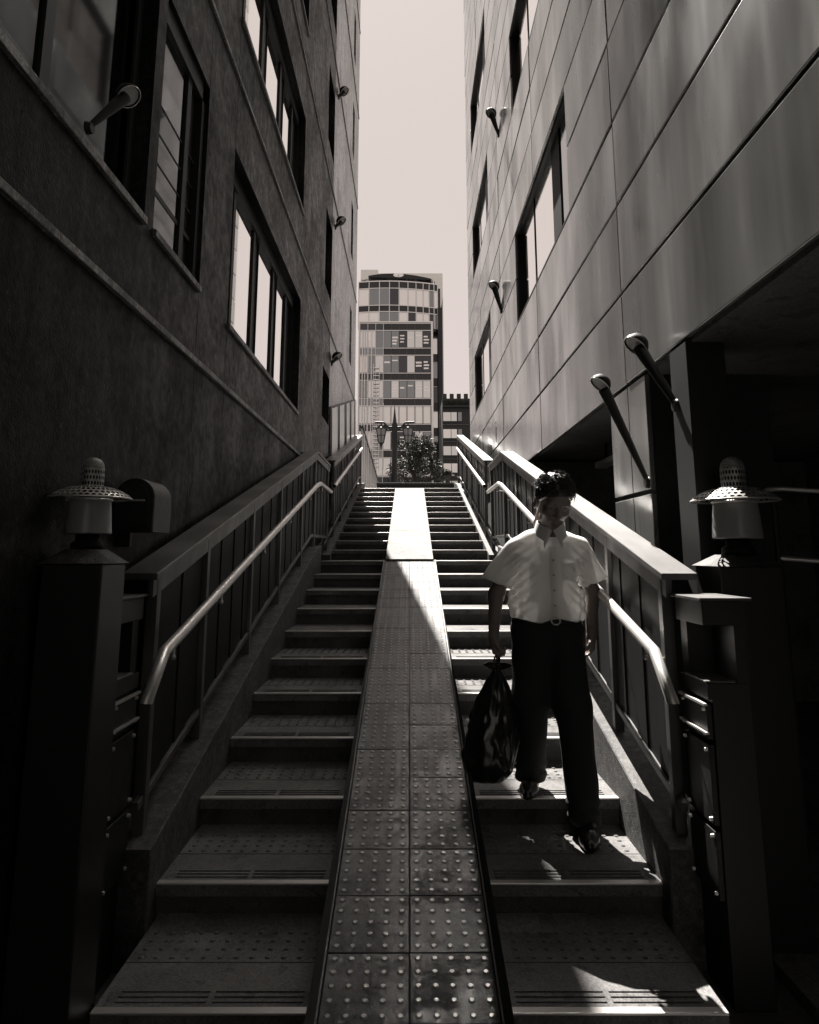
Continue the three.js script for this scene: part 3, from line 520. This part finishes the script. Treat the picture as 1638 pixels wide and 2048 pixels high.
    for (let k = 0; k < ps.count; k++) { const w = 1 - 0.9 * Math.floor(k / 5) / 5, c = new THREE.Vector3().lerpVectors(p, s, Math.floor(k / 5) / 5); void c; const ring = Math.floor(k / 5), u = ring / 5, cx = new THREE.CatmullRomCurve3([p, q, s]).getPointAt(Math.min(1, u)); ps.setXYZ(k, cx.x + (ps.getX(k) - cx.x) * w, cx.y + (ps.getY(k) - cx.y) * w, cx.z + (ps.getZ(k) - cx.z) * w); }
    geos.push(g);
  }
  part('hair', lean(join(geos).applyMatrix4(headAt)), M.hair, man);
  const brow = [-1, 1].map((s) => tube([new THREE.Vector3(s * 0.014, 0.018, 0.088), new THREE.Vector3(s * 0.03, 0.023, 0.085), new THREE.Vector3(s * 0.046, 0.017, 0.073)], 0.0035, 6, 6).applyMatrix4(headAt)); part('eyebrows', lean(join(brow)), M.hair, man);

  // shirt
  const torso = blend([ell([0.0, 1.1, 0.0], [0.195, 0.2, 0.128]), ell([0.002, 0.955, 0.02], [0.19, 0.13, 0.138]), cap([-0.15, 1.23, -0.02], [0.155, 1.235, -0.02], 0.078, 0.078), cap([-0.06, 1.275, -0.03], [0.07, 1.28, -0.03], 0.07, 0.07), cap([-0.1, 0.9, 0.015], [0.105, 0.9, 0.015], 0.095, 0.095)], 0.09);
  const lEnd = [-0.262, 1.06, -0.02], rEnd = [0.256, 1.06, -0.03], ls = cap([-0.165, 1.245, -0.015], lEnd, 0.068, 0.094), rs = cap([0.17, 1.25, -0.015], rEnd, 0.068, 0.088);
  const plane = (p, n) => (x, y, z) => (x - p[0]) * n[0] + (y - p[1]) * n[1] + (z - p[2]) * n[2], lp = plane(lEnd, [-0.4, -0.91, 0]), rp = plane(rEnd, [0.4, -0.91, 0]);
  const folds = (x, y, z) => {
    const n = noise3(x * 9 + 3, y * 5, z * 9, 7) - 0.5, m = noise3(x * 22, y * 15, z * 22, 8) - 0.5, pit = Math.exp(-(((Math.abs(x) - 0.165) ** 2) / 0.004 + ((y - 1.08) ** 2) / 0.02)), waist = Math.exp(-((y - 0.92) ** 2) / 0.004);
    return 0.018 * n + 0.008 * m + 0.011 * pit * Math.sin((y * 1.2 + Math.abs(x)) * 95) + waist * (0.007 * Math.sin(x * 60 + 40 * y + 4 * n) + 0.005 * m);
  };
  const shirt = (x, y, z) => { const s = smax(ls(x, y, z), lp(x, y, z), 0.006), r = smax(rs(x, y, z), rp(x, y, z), 0.006); const seam = Math.exp(-((Math.abs(x - 0.005) - 0.168) ** 2) / 0.00012) * Math.max(0, Math.min(1, (1.22 - y) * 8)); let d = smin(smin(torso(x, y, z), s, 0.012), r, 0.012) - folds(x, y, z) + 0.018 * seam; d = smax(d, 0.862 + 0.01 * Math.sin(x * 30) - y, 0.02); return smax(d, -(Math.hypot(x - 0.012, (z + 0.0) * 1.05) - 0.062 - Math.max(0, 1.315 - y) * 0.0 + Math.max(0, 1.30 - y) * 8), 0.008); };
  part('shirt', lean(surface(shirt, [-0.4, 0.82, -0.2], [0.4, 1.42, 0.22], 0.0085)), M.shirt, man);
  const front = (x, y) => { for (let z = 0.24; z > -0.1; z -= 0.002) if (shirt(x, y, z) < 0) return z; return 0; };
  const strip = (pts, w, up) => { const p = [], idx = []; pts.forEach(([x, y], i) => { for (const s of [-1, 1]) { p.push(x + s * w, y, front(x + s * w, y) + up, x + s * w, y, front(x + s * w, y) - 0.006); } if (i) { const a = (i - 1) * 4, b = i * 4; idx.push(a, a + 2, b, b, a + 2, b + 2, a, b, a + 1, a + 1, b, b + 1, a + 2, a + 3, b + 2, b + 2, a + 3, b + 3); } }); const g = new THREE.BufferGeometry(); g.setAttribute('position', new THREE.Float32BufferAttribute(p, 3)); g.setIndex(idx); g.computeVertexNormals(); return uvMetres(g); };
  const mid = []; for (let y = 0.9; y < 1.27; y += 0.02) mid.push([0.012 + 0.012 * (1.27 - y), y]);
  part('placket', lean(strip(mid, 0.017, 0.004)), M.shirt, man);
  for (const y of [0.95, 1.03, 1.11, 1.19]) { const x = 0.012 + 0.012 * (1.27 - y); part('button', lean(uvMetres(new THREE.CylinderGeometry(0.006, 0.006, 0.004, 10).rotateX(Math.PI / 2).translate(x, y, front(x, y) + 0.006))), M.white, man); }
  part('pocket', lean(strip([[0.1, 1.08], [0.1, 1.1], [0.1, 1.12], [0.1, 1.14], [0.1, 1.16], [0.1, 1.175]], 0.04, 0.004)), M.shirt, man);
  // collar: two folded leaves round the neck
  for (const s of [-1, 1]) {
    const p = [], idx = [], n = 12; for (let i = 0; i <= n; i++) { const a = -2.2 + (i / n) * 2.2, ang = s * a, c = 0.012, r0 = 0.066, up = 1.405 - 0.06 * (i / n) ** 1.5, dn = 1.345 - 0.095 * (i / n) ** 2, r1 = 0.086 + 0.012 * (i / n); const dirx = Math.sin(-ang), dirz = Math.cos(ang); const fx = i === n ? s * 0.004 : 0; p.push(c + dirx * r0 + fx, up, dirz * r0 - 0.004 + 0.012 * (i / n), c + dirx * (r0 + 0.006) + fx, up + 0.002, dirz * (r0 + 0.006) + 0.012 * (i / n), c + dirx * r1 + (i > n - 3 ? s * 0.016 * (i - n + 3) : 0), dn, Math.max(dirz * r1 + 0.022 * (i / n), -0.1)); if (i) { const A0 = (i - 1) * 3, B0 = i * 3; for (const k of [0, 1]) idx.push(A0 + k, B0 + k, A0 + k + 1, A0 + k + 1, B0 + k, B0 + k + 1); } }
    const g = new THREE.BufferGeometry(); g.setAttribute('position', new THREE.Float32BufferAttribute(p, 3)); g.setIndex(idx); g.computeVertexNormals(); part('collar', lean(uvMetres(g)), M.collar ??= std({ color: C(0.62, 0.615, 0.6), roughness: 0.85, side: THREE.DoubleSide }), man);
  }
  // trousers, belt, shoes
  const legs = blend([ell([0.0, 0.83, 0.0], [0.185, 0.1, 0.125]), cap([-0.08, 0.78, 0], J.lK, 0.112, 0.09), cap(J.lK, [-0.105, 0.05, -0.03], 0.09, 0.08), cap([0.085, 0.78, 0.0], J.rK, 0.112, 0.09), cap(J.rK, [0.12, -0.08, 0.215], 0.09, 0.08), cap([0, 0.72, 0.0], [0.0, 0.6, 0.02], 0.08, 0.05)], 0.05);
  const trousers = (x, y, z) => { const n = noise3(x * 14, y * 9, z * 14, 11) - 0.5, break1 = Math.exp(-((y - (x < 0 ? 0.1 : -0.03)) ** 2) / 0.004); let d = legs(x, y, z) - 0.012 * n - break1 * 0.006 * Math.sin(y * 110 + x * 30); d = smax(d, y - 0.882, 0.008); return smax(d, (x < 0 ? 0.045 : -0.085) - y, 0.006); };
  part('trousers', [surface(trousers, [-0.26, -0.12, -0.2], [0.26, 0.92, 0.34], 0.0105)], M.trouser, man);
  const ring = []; for (let i = 0; i <= 40; i++) { const a = i / 40 * Math.PI * 2; ring.push(new THREE.Vector3(Math.sin(a) * 0.178, 0.868, Math.cos(a) * 0.124)); }
  const belt = new THREE.TubeGeometry(new THREE.CatmullRomCurve3(ring.slice(0, 40), true), 60, 0.014, 6, true); part('belt', [belt], M.leather, man);
  part('buckle', [new THREE.TorusGeometry(0.02, 0.0035, 8, 24).scale(1.15, 0.9, 1).translate(0.022, 0.868, 0.15)], M.tubeSteel, man);
  const shoe = (heel, toe, y0) => { const dx = toe[0] - heel[0], dz = toe[1] - heel[1], m = (t) => [heel[0] + dx * t, heel[1] + dz * t]; const up = blend([cap([m(0.12)[0], y0 + 0.05, m(0.12)[1]], [m(0.35)[0], y0 + 0.052, m(0.35)[1]], 0.036, 0.038), cap([m(0.35)[0], y0 + 0.042, m(0.35)[1]], [m(0.72)[0], y0 + 0.03, m(0.72)[1]], 0.04, 0.043), cap([m(0.72)[0], y0 + 0.028, m(0.72)[1]], [m(0.93)[0], y0 + 0.022, m(0.93)[1]], 0.042, 0.028)], 0.03); return (x, y, z) => smax(up(x, y, z), y0 + 0.003 - y, 0.004); };
  const s1 = shoe([-0.085, -0.1], [-0.155, 0.165], 0), s2 = shoe([0.15, 0.155], [0.085, 0.43], -RI);
  part('shoe', [surface(s1, [-0.25, -0.01, -0.17], [0, 0.12, 0.24], 0.006)], M.leather, man);
  part('shoe', [surface(s2, [0.0, -RI - 0.01, 0.08], [0.25, -RI + 0.12, 0.5], 0.006)], M.leather, man);
}
// ---------------------------------------------------------------- the bag he carries
{
  const t = thing('plastic_bag', 'knotted black plastic bag hanging from the hand of the man', 'bag'); t.position.set(0.46, 0.49, -4.0);
  M.plastic = phys({ color: C(0.012), roughness: 0.22, clearcoat: 0.4, clearcoatRoughness: 0.2 });
  const prof = [[0.0, 0.0], [0.05, 0.002], [0.085, 0.02], [0.115, 0.08], [0.122, 0.16], [0.115, 0.25], [0.098, 0.34], [0.075, 0.42], [0.048, 0.49], [0.026, 0.535], [0.018, 0.555]];
  const g = new THREE.LatheGeometry(new THREE.SplineCurve(prof.map(([r, y]) => new THREE.Vector2(r, y))).getPoints(60), 72), p = g.attributes.position;
  for (let i = 0; i < p.count; i++) { const x = p.getX(i), y = p.getY(i), z = p.getZ(i), a = Math.atan2(z, x), r = Math.hypot(x, z), u = y / 0.555, c = Math.cos(a), s = Math.sin(a); const f = 1 + (0.1 * u + 0.03) * (Math.abs(Math.sin(a * 5 + 1.5 * noise3(c * 2, y * 6, s * 2, 21))) - 0.5) + 0.3 * (noise3(c * 2.2, y * 9, s * 2.2, 22) - 0.5) * (1 - u) + 0.16 * (noise3(c * 6, y * 22, s * 6, 23) - 0.5); p.setXYZ(i, c * r * f * 1.12 - 0.06 * Math.max(0, 1 - u) ** 1.2, y, s * r * f * 0.8); }
  g.computeVertexNormals(); part('sack', [g], M.plastic, t);
  const knot = new THREE.TorusKnotGeometry(0.014, 0.007, 40, 6, 2, 3).translate(0, 0.565, 0); part('knot', [knot], M.plastic, t);
  const flap = (dx, dy, w) => { const s = new THREE.Shape(); s.moveTo(0, -0.008); s.quadraticCurveTo(dx * 0.5, dy * 0.2 - w, dx, dy); s.quadraticCurveTo(dx * 0.6, dy + w, 0, 0.012); return new THREE.ExtrudeGeometry(s, { depth: 0.006, bevelEnabled: true, bevelSize: 0.002, bevelThickness: 0.002, bevelSegments: 1 }).translate(0, 0.565, -0.003); };
  for (const [dx, dy, w, ry] of [[-0.075, 0.015, 0.02, 0.3], [0.08, 0.01, 0.022, -0.3], [0.03, 0.05, 0.018, 0.8]]) part('tie_end', [flap(dx, dy, w).rotateY(ry)], M.plastic, t);
  part('handle', [tube([new THREE.Vector3(0, 0.56, 0), new THREE.Vector3(-0.012, 0.6, -0.005), new THREE.Vector3(0.012, 0.635, -0.012), new THREE.Vector3(0.002, 0.6, -0.01), new THREE.Vector3(0, 0.565, 0)], 0.006, 6, 16)], M.plastic, t);
}
// ---------------------------------------------------------------- plaza at the top: fence, parapet, street lamp, tree, planter
{
  const t = thing('board_fence', 'pale upright board fence past the top left of the stairs', 'fence');
  for (let k = 0; k < 22; k++) { const a = 18.2 + k * 0.46, top = 4.78 - (a - 18.2) * 0.052; part('board', [box(-1.235 + (k % 2) * 0.012, -1.2 + (k % 2) * 0.012, TOP_Y, top, a, a + 0.44, 0.004)], M.white, t); }
  part('top_rail', [band([[18.2, 4.8], [28.4, 4.27]], 0, 0.05, -1.26, -1.17)], M.frame, t);
}
{
  const t = thing('parapet', 'low dark parapet with pale coping across the top of the stairs', 'low wall');
  part('wall', [box(-0.85, 1.5, TOP_Y, 3.42, 18.9, 19.1)], M.backing, t);
  part('coping', [box(-0.86, 1.5, 3.42, 3.47, 18.86, 19.14, 0.006)], M.kerb, t);
  part('rail', [box(-0.85, 1.5, 3.3, 3.34, 18.86, 18.9, 0.004)], M.steel, t);
}
{
  const t = thing('street_lamp', 'black street lamp with two hanging lanterns on a cross arm', 'street lamp'); t.position.set(-0.5, TOP_Y, -24);
  part('post', [lathe([[0, 0], [0.16, 0], [0.16, 0.25], [0.13, 0.32], [0.12, 1.2], [0.1, 1.25], [0.095, 2.9], [0.07, 2.95], [0.05, 3.1], [0.02, 3.4], [0, 3.62]], 14)], M.frame, t);
  const arm = []; for (const s of [-1, 1]) arm.push(tube([new THREE.Vector3(0, 2.78, 0), new THREE.Vector3(s * 0.22, 2.8, 0), new THREE.Vector3(s * 0.36, 2.95, 0), new THREE.Vector3(s * 0.66, 2.96, 0)], 0.035, 8), tube([new THREE.Vector3(s * 0.1, 2.7, 0), new THREE.Vector3(s * 0.26, 2.72, 0), new THREE.Vector3(s * 0.36, 2.86, 0)], 0.02, 6, 10), rod(new THREE.Vector3(s * 0.45, 2.95, 0), new THREE.Vector3(s * 0.45, 2.8, 0), 0.025));
  part('cross_arm', arm, M.frame, t);
  for (const s of [-1, 1]) {
    const x = s * 0.45, q = (r, y) => [r, y], l = part('lantern', [new THREE.CylinderGeometry(0.08, 0.2, 0.1, 6).translate(x, 2.8, 0), new THREE.CylinderGeometry(0.21, 0.21, 0.03, 6).translate(x, 2.74, 0), new THREE.CylinderGeometry(0.1, 0.07, 0.05, 6).translate(x, 2.24, 0), new THREE.ConeGeometry(0.055, 0.2, 6).rotateX(Math.PI).translate(x, 2.12, 0)], M.frame, t);
    const bars = []; for (let k = 0; k < 6; k++) { const a = k * Math.PI / 3; bars.push(rod(new THREE.Vector3(x + 0.2 * Math.sin(a), 2.73, 0.2 * Math.cos(a)), new THREE.Vector3(x + 0.1 * Math.sin(a), 2.26, 0.1 * Math.cos(a)), 0.012, 0.012, 5)); }
    bars.push(new THREE.CylinderGeometry(0.155, 0.15, 0.02, 6, 1).translate(x, 2.5, 0)); part('lantern_frame', bars, M.frame, l);
    part('lantern_glass', [new THREE.CylinderGeometry(0.19, 0.095, 0.46, 6).translate(x, 2.495, 0)], M.lampGlass, l);
  }
}
M.leaf = std({ color: C(0.03, 0.033, 0.024), roughness: 0.5, side: THREE.DoubleSide }); M.bark = std({ color: C(0.05, 0.042, 0.035), roughness: 0.9 });
function leafCrown(n, place, size) {                     // many pointed leaves, each two triangles bent along the rib
  const p = [], a = new THREE.Vector3(), q = new THREE.Quaternion(), e = new THREE.Euler();
  for (let i = 0; i < n; i++) {
    const [c, dir] = place(i), L = size * rr(0.6, 1.2), w = L * 0.13; q.setFromUnitVectors(new THREE.Vector3(0, 1, 0), dir).multiply(new THREE.Quaternion().setFromEuler(e.set(0, rr(0, 6.28), 0)));
    const pt = (x, y, z) => { a.set(x, y, z).applyQuaternion(q).add(c); return [a.x, a.y, a.z]; };
    p.push(...pt(0, 0, 0), ...pt(w, L * 0.45, w * 0.4), ...pt(0, L, 0), ...pt(0, 0, 0), ...pt(0, L, 0), ...pt(-w, L * 0.45, w * 0.4));
  }
  const g = new THREE.BufferGeometry(); g.setAttribute('position', new THREE.Float32BufferAttribute(p, 3)); g.computeVertexNormals(); return uvMetres(g);
}
{
  const t = thing('tree', 'bushy tree with slender leaves standing behind the street lamp', 'tree'); t.position.set(0.45, TOP_Y, -30); t.scale.set(1.08, 1.2, 1.08);
  const limbs = [[[0.1, 0, 0], [-0.25, 1.5, 0], 0.13, 0.09], [[-0.25, 1.5, 0], [-0.6, 2.3, 0.1], 0.09, 0.03], [[-0.25, 1.5, 0], [0.1, 2.5, -0.1], 0.08, 0.03], [[0, 0.7, 0], [0.5, 1.7, 0.1], 0.07, 0.025], [[-0.1, 1.0, 0], [-0.8, 1.6, -0.1], 0.06, 0.02], [[0.3, 1.3, 0], [0.9, 1.6, 0], 0.03, 0.015], [[-0.5, 1.4, 0], [-1.1, 1.6, 0.1], 0.03, 0.015]];
  part('trunk', limbs.map(([a, b, r, s]) => rod(new THREE.Vector3(...a), new THREE.Vector3(...b), r, s, 7)), M.bark, t);
  const clumps = []; for (let i = 0; i < 90; i++) { const a = rr(0, 6.28), h = rr(0.25, 2.75), R = (h < 1.4 ? 1.15 : 1.15 - (h - 1.4) * 0.45) * Math.sqrt(rnd()); clumps.push([new THREE.Vector3(Math.cos(a) * R - 0.15 * (h / 2), h + rr(-0.1, 0.1), Math.sin(a) * R * 0.8), rr(0.12, 0.28)]); }
  part('crown', [leafCrown(7000, () => { const [c, r] = clumps[Math.floor(rnd() * clumps.length)], d = new THREE.Vector3(rr(-1, 1), rr(-0.5, 1), rr(-1, 1)).normalize(); return [c.clone().addScaledVector(d, r * rr(0.2, 1)), d.clone().add(new THREE.Vector3(0, rr(-0.7, 0.1), 0)).normalize()]; }, 0.17)], M.leaf, t);
}
{
  const t = thing('planter', 'pale square planter with a small plant at the top right of the stairs', 'planter'); t.position.set(1.0, 3.46, -19);
  part('pot', [new THREE.CylinderGeometry(0.1, 0.08, 0.17, 4).rotateY(Math.PI / 4).translate(0, 0.13, 0), new THREE.CylinderGeometry(0.06, 0.06, 0.06, 8).translate(0, 0.03, 0)], M.kerb, t);
  part('plant', [leafCrown(160, () => { const d = new THREE.Vector3(rr(-1, 1), rr(0.1, 1), rr(-1, 1)).normalize(); return [new THREE.Vector3(rr(-0.05, 0.05), 0.21, rr(-0.05, 0.05)), d]; }, 0.16)], M.leaf, t);
}
// ---------------------------------------------------------------- glass tower far behind
{
  const t = thing('glass_tower', 'tall glass tower with a curved crown at the end of the alley', 'building'); t.position.set(0, 0, -100);
  const g0 = TOP_Y, W0 = -7.4, W1 = 4.1;
  M.roofWall = std({ color: C(0.8, 0.78, 0.72), roughness: 0.6 }); M.towerDark = std({ color: C(0.012), roughness: 0.25 }); M.towerLight = std({ color: C(0.55, 0.54, 0.52), roughness: 0.5 }); M.blind = std({ color: C(0.85, 0.82, 0.79), roughness: 0.35, metalness: 0.45 });
  M.glassA = std({ color: C(0.6, 0.6, 0.575), metalness: 1, roughness: 0.06 }); M.glassB = std({ color: C(0.22, 0.23, 0.23), metalness: 1, roughness: 0.08 }); M.glassC = std({ color: C(0.07, 0.07, 0.075), metalness: 1, roughness: 0.1 });
  M.mull = std({ color: C(0.7, 0.68, 0.66), metalness: 0.6, roughness: 0.4 });
  const b2 = (x0, x1, y0, y1, z0, z1) => new THREE.BoxGeometry(x1 - x0, y1 - y0, z1 - z0).translate((x0 + x1) / 2, (y0 + y1) / 2, (z0 + z1) / 2);
  part('core', [b2(W0, 4.5, g0, 40, -14, -1.2)], M.towerDark, t);
  part('side_fin', [b2(4.06, 4.72, g0, 36.5, -14, 0.4)], M.nearBlack, t); part('fin_edge', [b2(4.72, 4.84, g0, 38, -14, 0.42)], M.towerLight, t);
  part('back_wall', [b2(-7.2, 5.2, 39.5, 45.1, -14, -8)], M.roofWall, t); part('roof_room', [b2(-7.6, -4.9, 39.5, 45.3, -13, -7)], M.roofWall, t);
  part('room_door', [b2(-6.5, -5.5, 39.6, 43.3, -7.1, -6.95)], M.nearBlack, t);
  // upper curved storeys
  const arcN = 10, X0 = -7.3, X1 = 4.06, bow = (x) => 1.5 * (1 - ((x + 3.2) / 7.5) ** 2), xs = []; for (let i = 0; i <= arcN; i++) xs.push(X0 + (X1 - X0) * Math.sin((i / arcN) * 1.28) / Math.sin(1.28));
  const facet = (i, y0, y1, off, th, ins = 0.06) => { const a = new THREE.Vector3(xs[i], 0, bow(xs[i])), b = new THREE.Vector3(xs[i + 1], 0, bow(xs[i + 1])), L = a.distanceTo(b), g = new THREE.BoxGeometry(L - ins * 2, y1 - y0, th); return g.rotateY(-Math.atan2(b.z - a.z, b.x - a.x)).translate((a.x + b.x) / 2, (y0 + y1) / 2, (a.z + b.z) / 2 + off); };
  const levels = [[38.95, 36.5, 0], [40.05, 39.05, 1], [35.45, 33.3, 0], [36.4, 35.55, 1]];
  const drop = (x) => -0.045 * Math.max(0, x + 3.5) ** 1.55 * 0.6;
  for (let i = 0; i < arcN; i++) {
    for (const [y1, y0, sp] of levels) { const m = sp ? M.towerDark : hash(i, y0 > 36 ? 3 : 4, 44) < 0.6 ? M.blind : hash(i, y0 > 36 ? 3 : 4, 45) < 0.6 ? M.glassB : M.glassC; part(sp ? 'spandrel' : 'window_pane', [facet(i, y0, y1, 0, 0.1)], m, t); }
    for (const y of [40.08, 36.45, 35.5, 39.0]) part('transom', [facet(i, y - (y > 40 ? 0.1 : 0.05), y + 0.06, 0.08, 0.16, 0)], M.mull, t);
  }
  for (let i = 0; i <= arcN; i++) part('mullion', [b2(xs[i] - 0.05, xs[i] + 0.05, 33.3, 40.1, bow(xs[i]) - 0.05, bow(xs[i]) + 0.13)], M.mull, t);
  part('storey_body', [prismUp([...xs.map((x) => [x, bow(x) - 0.12]), [X1, -3], [X0, -3]], 33, 40)], M.towerDark, t);
  // roof canopy with an oval emblem, roof plants
  const lens = new THREE.Shape(); lens.moveTo(-6.0, 0.1); lens.quadraticCurveTo(-2, 1.0, 3.2, -0.35); lens.quadraticCurveTo(3.1, -0.6, 2.2, -0.5); lens.lineTo(-5.9, -0.1);
  part('roof_canopy', [new THREE.ExtrudeGeometry(lens, { depth: 3, bevelEnabled: false }).translate(0, 41.2, -2.5)], M.nearBlack, t);
  const oval = new THREE.CylinderGeometry(0.75, 0.75, 0.1, 28).rotateX(Math.PI / 2).scale(1, 0.42, 1).translate(-1.6, 41.38, 0.56); const em = part('roof_emblem', [oval], M.blind, t); part('emblem_mark', [new THREE.ConeGeometry(0.07, 0.24, 8).translate(-1.6, 41.33, 0.63)], M.nearBlack, em);
  for (const x of [-2.5, -0.4, 0.9]) part('canopy_light', [new THREE.CylinderGeometry(0.12, 0.16, 0.1, 10).translate(x, 40.75, 0.2)], M.white, t);
  part('roof_plants', [leafCrown(1500, () => { const x = rr(-7, 3.6), h = 0.25 + 0.5 * noise3(x * 1.7, 3, 5, 33); return [new THREE.Vector3(x, 40.05 + rr(0, h), bow(x) - 0.3 - rr(0, 0.6)), new THREE.Vector3(rr(-1, 1), rr(0, 1), rr(-1, 1)).normalize()]; }, 0.3)], M.leaf, t);
  part('antenna', [b2(-3.42, -3.39, 42, 44.6, -9, -8.97)], M.mull, t);
  // pale bars added on the left to stand in for reflections in the glass
  for (const [x, y0, y1, r] of [[-6.55, 12, 32.4, 0.07], [-6.2, 8, 32.4, 0.06], [-5.75, 14, 31, 0.05], [-5.3, 6, 32.4, 0.07], [-4.55, 12, 24.5, 0.05], [-3.6, 13, 22, 0.05]]) part('reflection_bar', [new THREE.CylinderGeometry(r, r, y1 - y0, 8).translate(x, (y0 + y1) / 2, 2.45), new THREE.CylinderGeometry(r * 1.5, r * 1.5, 0.12, 8).translate(x, y0 + (y1 - y0) * 0.4, 2.45), new THREE.CylinderGeometry(r * 1.5, r * 1.5, 0.12, 8).translate(x, y0 + (y1 - y0) * 0.8, 2.45)], M.mull, t);
  const rungs = []; for (let k = 0; k < 26; k++) rungs.push(b2(-5.0, -4.2, 13.2 + k * 0.55, 13.32 + k * 0.55, 2.35, 2.5)); rungs.push(b2(-5.05, -4.98, 12.8, 27.6, 2.35, 2.5), b2(-4.22, -4.15, 12.8, 27.6, 2.35, 2.5)); part('reflection_ladder', rungs, M.mull, t);  // added rung pattern for the scaffolding mirrored in the glass
  // flat lower curtain wall
  const C0 = -6.95, C1 = 2.95, nc = 9, cw = (C1 - C0) / nc, F = 2.2, fl = []; for (let k = 0; k < 9; k++) fl.push(33.55 - k * 3.6);
  part('curtain_body', [b2(C0 - 0.1, C1 + 0.2, g0, 33.6, -1.1, F - 0.12)], M.towerDark, t);
  for (let k = 0; k < 8; k++) for (let c = 0; c < nc; c++) {
    const x0 = C0 + c * cw + 0.05, x1 = x0 + cw - 0.1, top = fl[k], left = c < 3;
    part('spandrel', [b2(x0, x1, top - 1.02, top - 0.06, F - 0.1, F)], left ? (k % 2 ? M.glassB : M.glassC) : M.towerDark, t);
    const m = left ? [M.glassA, M.blind, M.glassB, M.glassA][(c + k) % 4] : k === 3 ? M.blind : (hash(c, k, 5) < 0.35 ? M.glassA : hash(c, k, 6) < 0.45 ? M.glassB : M.glassC);
    const w = part('window_pane', [b2(x0, x1, Math.max(g0 + 0.1, top - 3.5), top - 1.1, F - 0.1, F - 0.005)], m, t);
    if (!left && k !== 3 && hash(c, k, 9) > 0.35) { const s = []; const n = 1 + Math.floor(hash(c, k, 10) * 3), f = hash(c, k, 11); for (let i = 0; i < n; i++) { const y = top - 1.6 - i * 0.45 - f * 0.4; s.push(b2(x0 + 0.08, x1 - 0.1 - 0.3 * hash(c, i, 12), y - 0.16 - 0.1 * f, y, F - 0.004, F + 0.012)); } part('blind', s, M.blind, w); }
  }
  for (let c = 0; c <= nc; c++) part('mullion', [b2(C0 + c * cw - 0.03, C0 + c * cw + 0.03, g0, 33.6, F - 0.05, F + 0.1)], c < 4 ? M.mull : M.steel, t);
  for (let k = 0; k < 8; k++) for (const y of [fl[k] - 0.03, fl[k] - 1.06]) part('transom', [b2(C0 - 0.05, C1 + 0.05, y - 0.05, y + 0.05, F - 0.04, F + 0.12)], M.mull, t);
  part('frame', [b2(C0 - 0.2, C0 - 0.05, g0, 33.75, F - 0.3, F + 0.2), b2(C1 + 0.06, C1 + 0.34, g0, 33.75, F - 0.3, F + 0.2), b2(C0 - 0.2, C1 + 0.34, 33.62, 33.8, F - 0.3, F + 0.21)], M.mull, t);
  for (let k = 0; k < 8; k++) for (const [xa, xb] of [[3.36, 4.0], [W0, -7.2]]) { const y = fl[k] - 0.1; part('spandrel', [b2(xa, xb, y - 1.1, y, -1.2, -1.05)], M.towerDark, t); part('window_pane', [b2(xa, xb, Math.max(g0, y - 3.45), y - 1.15, -1.2, -1.05)], [M.glassA, M.glassB, M.glassC][(k + (xa > 0 ? 0 : 1)) % 3], t); part('transom', [b2(xa - 0.05, xb + 0.05, y - 1.16, y - 1.06, -1.2, -0.98)], M.mull, t); }
}
void 0;
function prismUp(pts, y0, y1) { const s = new THREE.Shape(pts.map(([x, z]) => new THREE.Vector2(x, -z))); return new THREE.ExtrudeGeometry(s, { depth: y1 - y0, bevelEnabled: false }).rotateX(-Math.PI / 2).translate(0, y0, 0); }
// ---------------------------------------------------------------- low dark building right of the tower
{
  const t = thing('dark_building', 'low dark building with a planted roof edge right of the tower', 'building'); t.position.set(0, 0, -80);
  const b2 = (x0, x1, y0, y1, z0, z1) => new THREE.BoxGeometry(x1 - x0, y1 - y0, z1 - z0).translate((x0 + x1) / 2, (y0 + y1) / 2, (z0 + z1) / 2);
  part('wall', [b2(3.7, 8.5, TOP_Y, 18.9, -10, 0)], M.nearBlack, t);
  for (let k = 0; k < 6; k++) part('merlon', [b2(3.75 + k * 0.8, 4.2 + k * 0.8, 18.9, 19.45, -0.4, 0)], M.nearBlack, t);
  part('roof_hedge', [leafCrown(900, () => [new THREE.Vector3(rr(3.75, 8.4), rr(18.0, 18.55), rr(0.05, 0.35)), new THREE.Vector3(rr(-1, 1), rr(-0.3, 1), rr(0, 1)).normalize()], 0.28)], M.leaf, t);
  part('planter_trough', [b2(3.72, 8.45, 17.85, 18.05, 0.02, 0.4)], M.nearBlack, t);
  for (let k = 0; k < 5; k++) {
    const y1 = 17.3 - k * 1.93 - (k > 0 ? 0 : 0.0);
    const w = part('window', [b2(3.74, 5.9, y1 - 1.15, y1 + 0.06, 0.0, 0.08)], M.frame, t);
    for (const [a, c] of [[3.78, 4.62], [4.68, 5.3]]) part('pane', [b2(a, c, y1 - 1.0, y1, 0.06, 0.1)], k % 2 ? M.blind : M.glassA, w);
    part('pane', [b2(5.45, 5.86, y1 - 1.0, y1, 0.06, 0.1)], M.glassB, w);
    part('sill', [b2(3.72, 8.45, y1 - 1.45, y1 - 1.4, 0.0, 0.12)], M.steel, w);
  }
}
renderer.render(scene, camera);
